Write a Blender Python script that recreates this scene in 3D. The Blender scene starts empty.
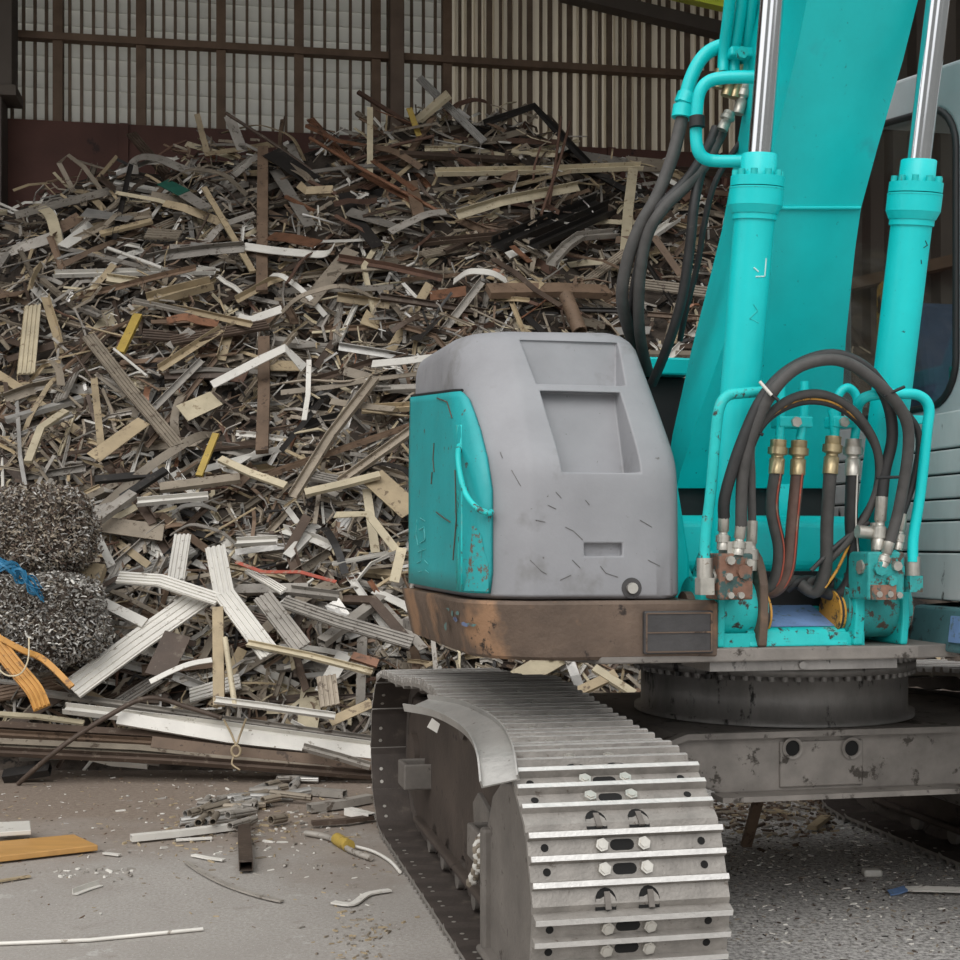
import bpy, bmesh, math, random
from mathutils import Vector, Matrix, noise
R = random.Random(7)
S = bpy.context.scene
COL = S.collection
V = Vector
# ------------------------------------------------------------------ camera frame (measuring aid)
F, CX, HY, CH = 1300.0, 452.0, 545.0, 1.6
def P(px, py, d):
    return V(((px-CX)/F*d, d, CH-(py-HY)/F*d))
def floor_at(px, py, z=0.0):
    d = (CH-z)*F/(py-HY)
    return P(px, py, d)
cam = bpy.data.cameras.new('camera'); co = bpy.data.objects.new('camera', cam); COL.objects.link(co)
co.location = (0, 0, CH); co.rotation_euler = (math.pi/2, 0, 0)
cam.sensor_width = 36; cam.lens = 36*F/960
cam.shift_x = (480-CX)/960; cam.shift_y = (HY-480)/960
cam.clip_end = 200
S.camera = co
# machine frame: a across (to the picture's right), b backward, c up
TH = math.radians(11.3); CT, ST = math.cos(TH), math.sin(TH)
OX, OY = .246, 3.9
def M2W(a, b, c): return V((OX+CT*a-ST*b, OY+ST*a+CT*b, c))
def L(px, py, b):
    k = (px-CX)/F
    a = (OY*k+CT*k*b-OX+ST*b)/(CT-ST*k)
    Y = OY+ST*a+CT*b
    return V((a, b, CH-(py-HY)/F*Y))

# ------------------------------------------------------------------ materials
def lin(c):
    return tuple((x/255/12.92 if x/255 <= .04045 else ((x/255+.055)/1.055)**2.4) for x in c)
MATS = {}
def mat(name, rgb, rough=.6, metal=0.0, var=.25, scale=6.0, chips=None, chip_rgb=(40,35,32), chip_scale=14.0, bump=.15, bscale=40.0, stretch=None, chip2=None, chip2_rgb=(90,60,40), chip2_scale=3.0, per=0.0):
    m = bpy.data.materials.new(name); m.use_nodes = True
    nt = m.node_tree; N = nt.nodes; K = nt.links
    b = N['Principled BSDF']; b.inputs['Roughness'].default_value = rough; b.inputs['Metallic'].default_value = metal
    tc = N.new('ShaderNodeTexCoord'); mp = N.new('ShaderNodeMapping'); K.new(tc.outputs['Object'], mp.inputs[0])
    if stretch: mp.inputs['Scale'].default_value = stretch
    oi = N.new('ShaderNodeObjectInfo')
    if per:      # every scrap piece weathers in its own way
        mu = N.new('ShaderNodeMath'); mu.operation = 'MULTIPLY'; mu.inputs[1].default_value = 37.0; K.new(oi.outputs['Random'], mu.inputs[0]); K.new(mu.outputs[0], mp.inputs['Location'])
    def nz(s, d=6, r=.6):
        n = N.new('ShaderNodeTexNoise'); n.inputs['Scale'].default_value = s; n.inputs['Detail'].default_value = d; n.inputs['Roughness'].default_value = r
        K.new(mp.outputs[0], n.inputs['Vector']); return n.outputs['Fac']
    def mix(fac, c1, c2):
        x = N.new('ShaderNodeMix'); x.data_type = 'RGBA'
        K.new(fac, x.inputs[0])
        for i, c in ((6, c1), (7, c2)):
            if isinstance(c, tuple): x.inputs[i].default_value = (*c, 1)
            else: K.new(c, x.inputs[i])
        return x.outputs[2]
    def ramp(f, lo, hi):
        r = N.new('ShaderNodeMapRange'); r.inputs[1].default_value = lo; r.inputs[2].default_value = hi; K.new(f, r.inputs[0]); return r.outputs[0]
    c = lin(rgb)
    c1 = tuple(x*(1-var) for x in c); c2 = tuple(min(1, x*(1+var)+.01*var) for x in c)
    col = mix(ramp(nz(scale), .3, .7), c1, c2)
    if chip2: col = mix(ramp(nz(chip2_scale, 5, .65), chip2, chip2+.12), col, lin(chip2_rgb))
    if chips: col = mix(ramp(nz(chip_scale, 8, .7), chips, chips+.05), col, lin(chip_rgb))
    K.new(col, b.inputs['Base Color'])
    if per:
        pr = N.new('ShaderNodeMapRange'); pr.inputs[3].default_value = 1-per; pr.inputs[4].default_value = 1+per; K.new(oi.outputs['Random'], pr.inputs[0])
        vm = N.new('ShaderNodeVectorMath'); vm.operation = 'SCALE'; K.new(col, vm.inputs[0]); K.new(pr.outputs[0], vm.inputs['Scale']); K.new(vm.outputs[0], b.inputs['Base Color'])
    if bump:
        bn = N.new('ShaderNodeBump'); bn.inputs['Strength'].default_value = bump; bn.inputs['Distance'].default_value = .01
        K.new(nz(bscale, 4), bn.inputs['Height']); K.new(bn.outputs[0], b.inputs['Normal'])
    MATS[name] = m
    return m
TQ = (2, 199, 200)
mat('turquoise_paint', TQ, .42, 0, .10, 3, .655, (30,70,72), 42, .05, 60, None, chip2=.62, chip2_rgb=(30,186,190), chip2_scale=4)
mat('worn_turquoise_paint', (22,182,180), .55, 0, .18, 5, .57, (58,52,46), 24, .15, 60, None, .60, (110,150,145), 6)
mat('door_paint', (26,152,155), .5, 0, .12, 3, .615, (74,64,56), 26, .1, 60, None, .66, (95,160,155), 4)
mat('grey_cover_paint', (138,138,141), .6, 0, .10, 4, .665, (84,80,77), 34, .08, 70, None, chip2=.57, chip2_rgb=(118,117,117), chip2_scale=2.6)
mat('rusty_steel', (96,80,68), .62, .2, .3, 5, .60, (52,42,36), 9, .3, 50, None, chip2=.50, chip2_rgb=(152,118,90), chip2_scale=2.2)
mat('patch_plate_steel', (70,68,68), .55, .3, .2, 8, None, bump=.2)
mat('track_steel', (140,135,129), .5, .35, .22, 14, .62, (105,96,88), 20, .35, 90)
mat('polished_grouser', (205,202,198), .38, .45, .12, 18, None, bump=.3, bscale=90)
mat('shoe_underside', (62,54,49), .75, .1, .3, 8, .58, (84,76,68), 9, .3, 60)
mat('dark_track_steel', (84,76,70), .7, .15, .3, 8, .58, (52,46,42), 12, .3, 60)
mat('frame_brown', (70,60,53), .72, .1, .28, 4, .60, (50,42,38), 8, .2, 40, None, .60, (92,80,72), 2.5)
mat('dusty_steel', (112,106,100), .65, .2, .22, 6, .60, (70,62,56), 12, .25, 60)
mat('greasy_steel', (128,124,120), .45, .25, .3, 7, .58, (38,36,34), 9, .25, 50, (1,1,.4))
mat('carbody_steel', (124,118,112), .62, .15, .3, 5, .58, (62,56,50), 8, .2, 50)
mat('hole_black', (14,13,12), .9, 0, .1, 5, bump=0)
mat('bolt_steel', (190,186,178), .35, .6, .1, 30, bump=.1)
mat('black_rubber', (44,43,43), .55, 0, .2, 20, .66, (80,76,72), 20, .1, 80)
mat('dusty_rubber', (70,68,66), .65, 0, .2, 20, None, bump=.1)
mat('brown_rubber', (92,72,64), .6, 0, .25, 24, None, bump=.1)
mat('brass_fitting', (168,152,118), .35, .7, .2, 20, bump=.1)
mat('zinc_fitting', (178,174,165), .35, .6, .2, 20, .62, (110,90,70), 20, .1)
mat('yellow_shim', (186,136,54), .55, 0, .25, 12, .53, (74,56,40), 18, .1)
mat('blue_faded_paint', (106,134,176), .6, 0, .2, 8, .56, (92,112,124), 22, .2)
mat('faded_teal', (84,112,108), .65, 0, .2, 10, .56, (88,74,64), 18, .1)
mat('faded_blue', (92,104,132), .65, 0, .2, 10, .56, (88,74,64), 18, .1)
mat('cab_base_paint', (70,104,108), .55, 0, .2, 6, .56, (52,52,54), 16, .1)
mat('rust_block', (122,90,74), .75, .1, .35, 14, .52, (58,84,82), 26, .4, 40)
mat('block_teal', (40,150,148), .6, 0, .25, 10, .54, (78,64,54), 24, .3)
mat('cab_grey', (176,178,180), .5, 0, .08, 4, .70, (80,76,72), 14, .05)
mat('louvre_grey', (188,188,188), .55, 0, .12, 5, .64, (50,46,44), 8, .1, 40, (1,1,.35))
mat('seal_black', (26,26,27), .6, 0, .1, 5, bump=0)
mat('cab_interior', (120,122,120), .7, 0, .15, 5, bump=.05)
mat('faint_lettering', (96,176,174), .7, 0, .1, 10, .54, (30,150,152), 40, 0)
mat('scuff_grey', (104,102,101), .7, 0, .2, 20, bump=0)
mat('peeling_paint', (36,156,158), .6, 0, .12, 3, .515, (96,84,72), 34, .15)
mat('seat_navy', (88,102,130), .8, 0, .15, 10, bump=.2)
mat('white_paint_mark', (190,222,220), .7, 0, .1, 10, .56, (60,170,170), 30, 0)
m = mat('chrome_rod', (226,226,228), .13, 1.0, .02, 3, bump=0)
# glass of the cab: tinted, slightly reflective
m = bpy.data.materials.new('tinted_glass'); m.use_nodes = True; MATS['tinted_glass'] = m
nt = m.node_tree; nt.nodes.clear()
o_ = nt.nodes.new('ShaderNodeOutputMaterial'); g = nt.nodes.new('ShaderNodeBsdfGlossy'); t = nt.nodes.new('ShaderNodeBsdfTransparent'); x = nt.nodes.new('ShaderNodeMixShader'); fr = nt.nodes.new('ShaderNodeLayerWeight'); fr.inputs[0].default_value = .5
nsx = nt.nodes.new('ShaderNodeTexNoise'); nsx.inputs['Scale'].default_value = 3
g.inputs['Roughness'].default_value = .05; t.inputs[0].default_value = (.80, .83, .82, 1)
pw = nt.nodes.new('ShaderNodeMath'); pw.operation = 'POWER'; pw.inputs[1].default_value = 3; nt.links.new(fr.outputs['Facing'], pw.inputs[0]); mm = nt.nodes.new('ShaderNodeMath'); mm.operation = 'MULTIPLY_ADD'; mm.inputs[1].default_value = .45; mm.inputs[2].default_value = .05; nt.links.new(pw.outputs[0], mm.inputs[0]); nt.links.new(mm.outputs[0], x.inputs[0]); nt.links.new(t.outputs[0], x.inputs[1]); nt.links.new(g.outputs[0], x.inputs[2]); nt.links.new(x.outputs[0], o_.inputs[0])
# scrap metals
SC = {
 'taupe':   mat('scrap_taupe', (138,127,112), .6, .12, .22, 5, .57, (88,75,62), 16, .25, per=.28),
 'grey':    mat('scrap_grey', (148,142,134), .55, .2, .2, 5, .57, (96,87,78), 16, .25, per=.25),
 'silver':  mat('scrap_silver', (178,175,170), .38, .5, .18, 6, .62, (110,102,94), 14, .25, per=.15),
 'white':   mat('scrap_white', (206,202,194), .5, 0, .1, 4, .60, (142,133,121), 14, .15, per=.10),
 'dark brown': mat('scrap_dark_brown', (78,64,54), .6, .1, .25, 5, .58, (104,92,80), 14, .25, per=.25),
 'black':   mat('scrap_black', (42,39,37), .5, .1, .2, 5, .60, (84,77,70), 12, .2, per=.2),
 'tan':     mat('scrap_tan', (160,143,115), .65, 0, .18, 6, .57, (112,96,76), 14, .25, per=.2),
 'brown':   mat('scrap_brown', (112,92,75), .65, .05, .25, 5, .57, (78,62,50), 14, .25, per=.22),
 'copper':  mat('scrap_copper', (134,96,74), .45, .3, .25, 8, .55, (92,68,54), 12, .2, per=.25),
 'rust':    mat('scrap_rust', (94,69,56), .75, 0, .25, 8, .57, (78,60,50), 14, .3, per=.2),
 'yellow':  mat('scrap_yellow', (168,142,66), .55, 0, .2, 8, .57, (116,98,60), 14, .15),
 'cream':   mat('scrap_cream', (184,172,146), .6, 0, .14, 6, .58, (138,122,98), 14, .2, per=.14),
 'green':   mat('scrap_green', (30,86,72), .6, 0, .2, 8, bump=.1),
 'orange':  mat('scrap_orange', (184,134,68), .5, .1, .2, 5, .57, (130,94,56), 12, .15),
 'blue':    mat('scrap_blue', (34,108,146), .5, 0, .25, 10, bump=.1),
 'red':     mat('scrap_red', (160,78,62), .55, 0, .2, 10, .55, (150,120,104), 12, .1),
}
mat('heap_core', (72,63,55), .9, 0, .4, 9, .55, (30,26,23), 5, .8, 20)
mat('wood_board', (182,138,80), .5, 0, .15, 3, .64, (150,110,60), 4, .1, 40, (1,5,1))
# setting
mat('brown_push_wall', (88,56,47), .75, 0, .22, 1.2, .62, (54,37,33), 3, .2, 20)
mat('rusty_post', (112,91,74), .75, 0, .25, 3, None, bump=.2)
mat('grey_brown_pillar', (112,95,82), .75, 0, .15, 3, None, bump=.1)
mat('batten_brown', (112,95,80), .8, 0, .2, 4, None, bump=.1)
mat('roof_dark', (88,80,73), .8, 0, .2, 1, None, bump=.1)
mat('yellow_green_paint', (190,205,60), .5, 0, .1, 4, None, bump=.05)
m = mat('corrugated_grey', (150,142,130), .6, .1, .2, 1.2, .64, (110,98,86), 2.5, .1, 20, (1,1,.3))
def translucent(name, rgb, fac):
    m = mat(name, rgb, .6, 0, .08, 1.5, None, bump=0)
    nt = m.node_tree; b = nt.nodes['Principled BSDF']; out = [n for n in nt.nodes if n.type == 'OUTPUT_MATERIAL'][0]
    tr = nt.nodes.new('ShaderNodeBsdfTranslucent'); tr.inputs[0].default_value = (*lin(rgb), 1)
    mx = nt.nodes.new('ShaderNodeMixShader'); mx.inputs[0].default_value = fac
    nt.links.new(b.outputs[0], mx.inputs[1]); nt.links.new(tr.outputs[0], mx.inputs[2]); nt.links.new(mx.outputs[0], out.inputs[0])
translucent('translucent_louvre', (228,227,222), .5)
translucent('translucent_corrugated', (205,195,176), .40)
# floor: dusty concrete with fine grit and darker damp gravel patches
m = bpy.data.materials.new('dusty_concrete'); m.use_nodes = True; MATS['dusty_concrete'] = m
nt = m.node_tree; N = nt.nodes; K = nt.links; b = N['Principled BSDF']; b.inputs['Roughness'].default_value = .75
tc = N.new('ShaderNodeTexCoord')
def NZ(s, d=8, r=.65):
    n = N.new('ShaderNodeTexNoise'); n.inputs['Scale'].default_value = s; n.inputs['Detail'].default_value = d; n.inputs['Roughness'].default_value = r; K.new(tc.outputs['Object'], n.inputs['Vector']); return n.outputs['Fac']
def RP(f, a, b_):
    r = N.new('ShaderNodeMapRange'); r.inputs[1].default_value = a; r.inputs[2].default_value = b_; K.new(f, r.inputs[0]); return r.outputs[0]
def MX(f, a, c):
    x = N.new('ShaderNodeMix'); x.data_type = 'RGBA'; K.new(f, x.inputs[0])
    for i, q in ((6, a), (7, c)):
        if isinstance(q, tuple): x.inputs[i].default_value = (*lin(q), 1)
        else: K.new(q, x.inputs[i])
    return x.outputs[2]
c = MX(RP(NZ(.9), .3, .7), (150,144,138), (176,171,165))
c = MX(RP(NZ(60, 3), .35, .7), c, (142,136,129))
c = MX(RP(NZ(5, 8, .75), .58, .68), c, (134,126,118))
c = MX(RP(NZ(110, 2), .66, .72), c, (206,202,196))
sy = N.new('ShaderNodeSeparateXYZ'); K.new(tc.outputs['Object'], sy.inputs[0])
ay = N.new('ShaderNodeMath'); ay.operation = 'MULTIPLY_ADD'; K.new(NZ(1.1, 7), ay.inputs[0]); ay.inputs[1].default_value = 3.0; K.new(sy.outputs[1], ay.inputs[2])
c = MX(RP(ay.outputs[0], 7.6, 9.0), c, MX(RP(NZ(30, 5, .7), .35, .65), (118,104,92), (140,127,115)))
c = MX(RP(NZ(2.6, 9, .8), .60, .70), c, (192,189,185))
# oily dark grit to the machine's other side (a stain with a shape of its own)
sx = N.new('ShaderNodeSeparateXYZ'); K.new(tc.outputs['Object'], sx.inputs[0])
ad = N.new('ShaderNodeMath'); ad.operation = 'MULTIPLY_ADD'; K.new(NZ(1.5, 6), ad.inputs[0]); ad.inputs[1].default_value = 1.2; K.new(sx.outputs[0], ad.inputs[2])
grit = MX(RP(NZ(42, 5, .75), .36, .62), (92,88,85), (206,203,199))
c = MX(RP(ad.outputs[0], 1.1, 1.5), c, grit)
K.new(c, b.inputs['Base Color'])
bn = N.new('ShaderNodeBump'); bn.inputs['Strength'].default_value = .5; bn.inputs['Distance'].default_value = .01; K.new(NZ(45, 6, .7), bn.inputs['Height']); K.new(bn.outputs[0], b.inputs['Normal'])

# ------------------------------------------------------------------ mesh builder
class MB:
    def __init__(s): s.v = []; s.f = []; s.m = []; s.sm = []; s.mats = []
    def mi(s, n):
        if n not in s.mats: s.mats.append(n)
        return s.mats.index(n)
    def add(s, vs, fs, m, smooth=False):
        o = len(s.v); s.v += [V(p) for p in vs]; i = s.mi(m)
        for k, f in enumerate(fs):
            s.f.append(tuple(o+j for j in f)); s.m.append(i); s.sm.append(smooth if isinstance(smooth, bool) else smooth[k])
    def hexa(s, p, m):      # p: 4 bottom points ccw, 4 top points
        s.add(p, [(3,2,1,0),(4,5,6,7),(0,1,5,4),(1,2,6,5),(2,3,7,6),(3,0,4,7)], m)
    def box(s, lo, hi, m):
        x0,y0,z0 = lo; x1,y1,z1 = hi
        s.hexa([(x0,y0,z0),(x1,y0,z0),(x1,y1,z0),(x0,y1,z0),(x0,y0,z1),(x1,y0,z1),(x1,y1,z1),(x0,y1,z1)], m)
    def prism(s, pts, off, m):
        off = V(off); n = len(pts); a = [V(p) for p in pts]; b_ = [p+off for p in a]
        s.add(a+b_, [tuple(range(n))[::-1], tuple(range(n, 2*n))]+[(i, (i+1) % n, n+(i+1) % n, n+i) for i in range(n)], m)
    def loft(s, rings, m, cap=True, smooth=False, close=True, split=True):
        n = len(rings[0]); vs = [p for r in rings for p in r]; fs = []; sm = []
        for k in range(len(rings)-1):
            for i in range(n if close else n-1):
                j = (i+1) % n
                fs.append((k*n+i, k*n+j, (k+1)*n+j, (k+1)*n+i)); sm.append(smooth)
        if cap and close and smooth and split:
            s.add(vs, fs, m, sm); s.add(rings[0], [tuple(range(n))[::-1]], m); s.add(rings[-1], [tuple(range(n))], m); return
        if cap and close:
            fs.append(tuple(range(n))[::-1]); fs.append(tuple((len(rings)-1)*n+i for i in range(n))); sm += [False, False]
        s.add(vs, fs, m, sm)
    def sweep(s, prof, path, up, m, smooth=False, twist=0.0, taper=None):
        path = [V(p) for p in path]; up = V(up); rings = []; n = len(path)
        for i, p in enumerate(path):
            t = (path[min(i+1, n-1)]-path[max(i-1, 0)]).normalized()
            w = t.cross(up)
            if w.length < 1e-4: w = t.cross(V((.3, .5, .8)))
            w.normalize(); u = w.cross(t).normalized()
            if twist:
                q = Matrix.Rotation(twist*i/(n-1), 3, t); w = q @ w; u = q @ u
            k = 1 if not taper else taper[i]
            rings.append([p+w*(x*k)+u*(y*k) for x, y in prof])
        s.loft(rings, m, True, smooth)
    def tube(s, path, r, m, n=10):
        path = [V(p) for p in path]; N_ = len(path); rings = []
        t0 = (path[1]-path[0]).normalized(); ref = t0.orthogonal().normalized()
        for i, p in enumerate(path):
            t = (path[min(i+1, N_-1)]-path[max(i-1, 0)]).normalized()
            ref = (ref-t*ref.dot(t)).normalized(); w = t.cross(ref)
            rr = r if not isinstance(r, (list, tuple)) else r[i]
            rings.append([p+ref*(rr*math.cos(2*math.pi*k/n))+w*(rr*math.sin(2*math.pi*k/n)) for k in range(n)])
        s.loft(rings, m, True, True)
    def cyl(s, p0, p1, r, m, n=16, r1=None):
        s.tube([p0, p1], [r, r if r1 is None else r1], m, n)
    def build(s, name, parent=None, recenter=False, base=False):
        me = bpy.data.meshes.new(name)
        c = V((0, 0, 0))
        if recenter:
            lo = V([min(p[i] for p in s.v) for i in range(3)]); hi = V([max(p[i] for p in s.v) for i in range(3)])
            c = (lo+hi)/2
            if base: c.z = lo.z
        me.from_pydata([tuple(p-c) for p in s.v], [], s.f)
        for n in s.mats: me.materials.append(MATS[n] if n in MATS else SC[n])
        me.polygons.foreach_set('material_index', s.m); me.polygons.foreach_set('use_smooth', s.sm)
        me.update()
        o = bpy.data.objects.new(name, me); COL.objects.link(o); o.location = c
        if parent: o.parent = parent
        return o
def smooth_path(pts, n=6):
    pts = [V(p) for p in pts]; out = []
    for i in range(len(pts)-1):
        p0 = pts[max(i-1, 0)]; p1 = pts[i]; p2 = pts[i+1]; p3 = pts[min(i+2, len(pts)-1)]
        for k in range(n):
            t = k/n
            out.append(.5*((2*p1)+(p2-p0)*t+(2*p0-5*p1+4*p2-p3)*t*t+(3*p1-p0-3*p2+p3)*t**3))
    out.append(pts[-1]); return out
def tag(o, label=None, cat=None, group=None, kind=None):
    if label: o['label'] = label
    if cat: o['category'] = cat
    if group: o['group'] = group
    if kind: o['kind'] = kind
    return o
def empty(name, loc, rz=0):
    o = bpy.data.objects.new(name, None); COL.objects.link(o); o.location = loc; o.rotation_euler = (0, 0, rz); o.empty_display_size = .2
    return o
def copy_tree(o, parent=None):
    c = o.copy(); COL.objects.link(c)
    if parent: c.parent = parent
    for ch in list(o.children): copy_tree(ch, c)
    return c
def bevel(o, w=.01, seg=2, ang=35):
    b = o.modifiers.new('bevel', 'BEVEL'); b.width = w; b.segments = seg; b.limit_method = 'ANGLE'; b.angle_limit = math.radians(ang); b.harden_normals = False
    return o
def circ(c, r, n, ax):      # ring of points round c in the plane normal to axis letter
    out = []
    for k in range(n):
        x, y = r*math.cos(2*math.pi*k/n), r*math.sin(2*math.pi*k/n)
        out.append(V(c)+V({'x': (0, x, y), 'y': (x, 0, y), 'z': (x, y, 0)}[ax]))
    return out
# ================================================================== THE SETTING
W0 = P(0, 300, 15.0); W1 = P(740, 300, 16.4)
WD = V((W1.x-W0.x, W1.y-W0.y, 0)).normalized(); WN = V((WD.y, -WD.x, 0))      # WN points to the camera
def wall_at(px, py, off=0.0):
    k = (px-CX)/F; q = V((W0.x, W0.y, 0))+WN*off
    # X = kY on the line q + s*WD
    s_ = (k*q.y-q.x)/(WD.x-k*WD.y)
    p = q+WD*s_
    return s_, CH-(py-HY)/F*p.y
def WP(s_, z, off=0.0):
    p = V((W0.x, W0.y, 0))+WD*s_+WN*off; p.z = z; return p
def wall_box(mb, s0, s1, z0, z1, o0, o1, m):
    mb.hexa([WP(s0,z0,o1), WP(s1,z0,o1), WP(s1,z0,o0), WP(s0,z0,o0), WP(s0,z1,o1), WP(s1,z1,o1), WP(s1,z1,o0), WP(s0,z1,o0)], m)
def struct(mb, name):
    return tag(mb.build(name), kind='structure')
mb = MB(); mb.add([(-22,-14,0),(18,-14,0),(18,24,0),(-22,24,0)], [(0,1,2,3)], 'dusty_concrete'); struct(mb, 'floor')
ZB = wall_at(0, 124)[1]          # top edge of the brown push wall
SL = wall_at(-420, 100)[0]; SJ = wall_at(452, 100)[0]; SR = wall_at(735, 100)[0]
ZT = 8.75
mb = MB(); wall_box(mb, SL, SR, 0, ZB, .0, .22, 'brown_push_wall')
s_ = SL
while s_ < SR:
    wall_box(mb, s_, s_+.10, 0, ZB, .22, .26, 'brown_push_wall'); s_ += 1.45
struct(mb, 'wall_back')
# pale translucent louvre sheets: lapped horizontal boards
mb = MB(); z = ZB-.1; i = 0
while z < ZT:
    z1 = z+.205
    mb.hexa([WP(SL,z,-.03), WP(SJ,z,-.03), WP(SJ,z,-.05), WP(SL,z,-.05), WP(SL,z1,-.075), WP(SJ,z1,-.075), WP(SJ,z1,-.095), WP(SL,z1,-.095)], 'translucent_louvre')
    z = z1-.02
struct(mb, 'trim_1')
# corrugated sheet
mb = MB(); pit = .118; s_ = SJ; top = []; pr = []
while s_ < SR:
    pr += [(s_, -.10), (s_+pit*.40, -.10), (s_+pit*.5, -.04), (s_+pit*.9, -.04)]; s_ += pit
rows = [ZB-.3, ZT]
vs = [WP(a, z, o) for z in rows for a, o in pr]; n = len(pr)
fs = []; 
for i in range(n-1): fs.append((i, i+1, n+i+1, n+i))
mb.add(vs, fs, 'translucent_corrugated'); struct(mb, 'trim_2')
# thin battens over both
mb = MB(); 
posts = [-320,-240,-160,-90,-22,58,141,221,299,376,447]
for a, b_ in zip(posts[:-1], posts[1:]):
    nb = max(1, round((b_-a)/12.2))
    for k in range(1, nb):
        s_, _ = wall_at(a+(b_-a)*k/nb, 60, .0); wall_box(mb, s_-.017, s_+.017, ZB-.05, ZT, -.02, .03, 'batten_brown')
s_ = SJ+.10; k = 0
while s_ < SR:
    wv = (.018, .028, .020, .034)[k % 4]; wall_box(mb, s_-wv, s_+wv, ZB-.05, ZT, -.035, .0, 'batten_brown'); s_ += (.115, .13, .12, .14)[k % 4]; k += 1
struct(mb, 'trim_3')
for k, px in enumerate(posts):
    mb = MB(); s_, _ = wall_at(px, 60, .1); wall_box(mb, s_-.055, s_+.055, ZB-.02, ZT, -.02, .14, 'rusty_post'); struct(mb, 'trim_%d' % (10+k))
mb = MB(); s_, _ = wall_at(396, 60, .2); wall_box(mb, s_-.085, s_+.085, 0, ZT, .1, .34, 'grey_brown_pillar'); bevel(struct(mb, 'trim_30'), .015)
s0, zg = wall_at(235, 47, .15)
mb = MB(); wall_box(mb, SL, SR, zg-.04, zg+.04, .05, .18, 'rusty_post'); struct(mb, 'trim_31')
# dark bracketed column at the far left
mb = MB(); s0, _ = wall_at(-14, 60, .5); s1, _ = wall_at(15, 60, .5); _, zl = wall_at(0, 100, .5)
wall_box(mb, s0, s1, zl, ZT, .3, .7, 'roof_dark'); s2, _ = wall_at(20, 60, .5); wall_box(mb, s0, s2, zl-.02, zl+.10, .28, .75, 'roof_dark')
wall_box(mb, s0, s0+.2, 0, zl, .3, .7, 'roof_dark'); bevel(struct(mb, 'trim_32'), .01)
# rake brace under the roof, at the right
a = wall_at(560, -4, .1); b_ = wall_at(735, 38, .1)
mb = MB(); mb.hexa([WP(a[0],a[1]-.08,.3), WP(b_[0],b_[1]-.08,.3), WP(b_[0],b_[1]-.08,.1), WP(a[0],a[1]-.08,.1), WP(a[0],a[1]+.08,.3), WP(b_[0],b_[1]+.08,.3), WP(b_[0],b_[1]+.08,.1), WP(a[0],a[1]+.08,.1)], 'roof_dark'); struct(mb, 'trim_33')
# dark right wall and roof
a = WP(SR, 0, 0); 
mb = MB(); e = V((8.2, 8.0, 0)); d_ = (e-a); n_ = 60; vs = []
for k in range(n_+1):
    p = a+d_*(k/n_)+V((.04 if k % 2 else 0, .04 if k % 2 else 0, 0)); vs += [p, p+V((0, 0, 9.4))]
mb.add(vs, [(2*k, 2*k+1, 2*k+3, 2*k+2) for k in range(n_)], 'roof_dark')
for z in (2.5, 4.5, 6.3):
    t_ = d_.normalized(); q = V((-t_.y, t_.x, 0))*-1
    mb.sweep([(-.06,-.06),(.06,-.06),(.06,.06),(-.06,.06)], [a+V((-.1,-.1,z)), e+V((-.1,-.1,z))], (0,0,1), 'rusty_post')
struct(mb, 'wall_right')
mb = MB(); l0 = WP(SL, 0, 0)
mb.add([(l0.x, 8.0, 9.6), (8.2, 8.0, 8.5), (a.x+4, a.y+1.5, 8.5), (l0.x-.3, l0.y+.2, 9.6)], [(0,1,2,3)], 'roof_dark')
for yy in (9.5, 11, 12.5, 14, 15.5):
    mb.sweep([(-.07,-.1),(.07,-.1),(.07,.1),(-.07,.1)], [V((l0.x, yy, 9.45)), V((8.2, yy, 8.35))], (0,0,1), 'roof_dark')
struct(mb, 'ceiling')
mb = MB(); mb.add([(l0.x,8,0),(l0.x,8,9.6),(l0.x-.2,l0.y+.2,9.6),(l0.x-.2,l0.y+.2,0)], [(0,1,2,3)], 'brown_push_wall'); struct(mb, 'wall_left')
# yellow-green crane girder high at the right
mb = MB(); p0 = P(650, -24, 13.5); p1 = P(860, 22, 12.2)
mb.sweep([(-.12,-.16),(.12,-.16),(.12,-.13),(.03,-.13),(.03,.13),(.12,.13),(.12,.16),(-.12,.16),(-.12,.13),(-.03,.13),(-.03,-.13),(-.12,-.13)], [p0, p1], (0,0,1), 'yellow_green_paint')
tag(mb.build('crane_girder', recenter=True), 'yellow-green steel girder high under the dark roof behind the boom', 'girder')

# ------------------------------------------------------------------ light
w = bpy.data.worlds.new('overcast'); S.world = w; w.use_nodes = True
nt = w.node_tree; bg = nt.nodes['Background']
tc = nt.nodes.new('ShaderNodeTexCoord'); sp = nt.nodes.new('ShaderNodeSeparateXYZ'); nt.links.new(tc.outputs['Generated'], sp.inputs[0])
mr = nt.nodes.new('ShaderNodeMapRange'); mr.inputs[1].default_value = -.1; mr.inputs[2].default_value = .9; nt.links.new(sp.outputs[2], mr.inputs[0])
mx = nt.nodes.new('ShaderNodeMix'); mx.data_type = 'RGBA'; nt.links.new(mr.outputs[0], mx.inputs[0])
mx.inputs[6].default_value = (.80, .82, .84, 1); mx.inputs[7].default_value = (1.0, 1.0, 1.0, 1)
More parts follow.
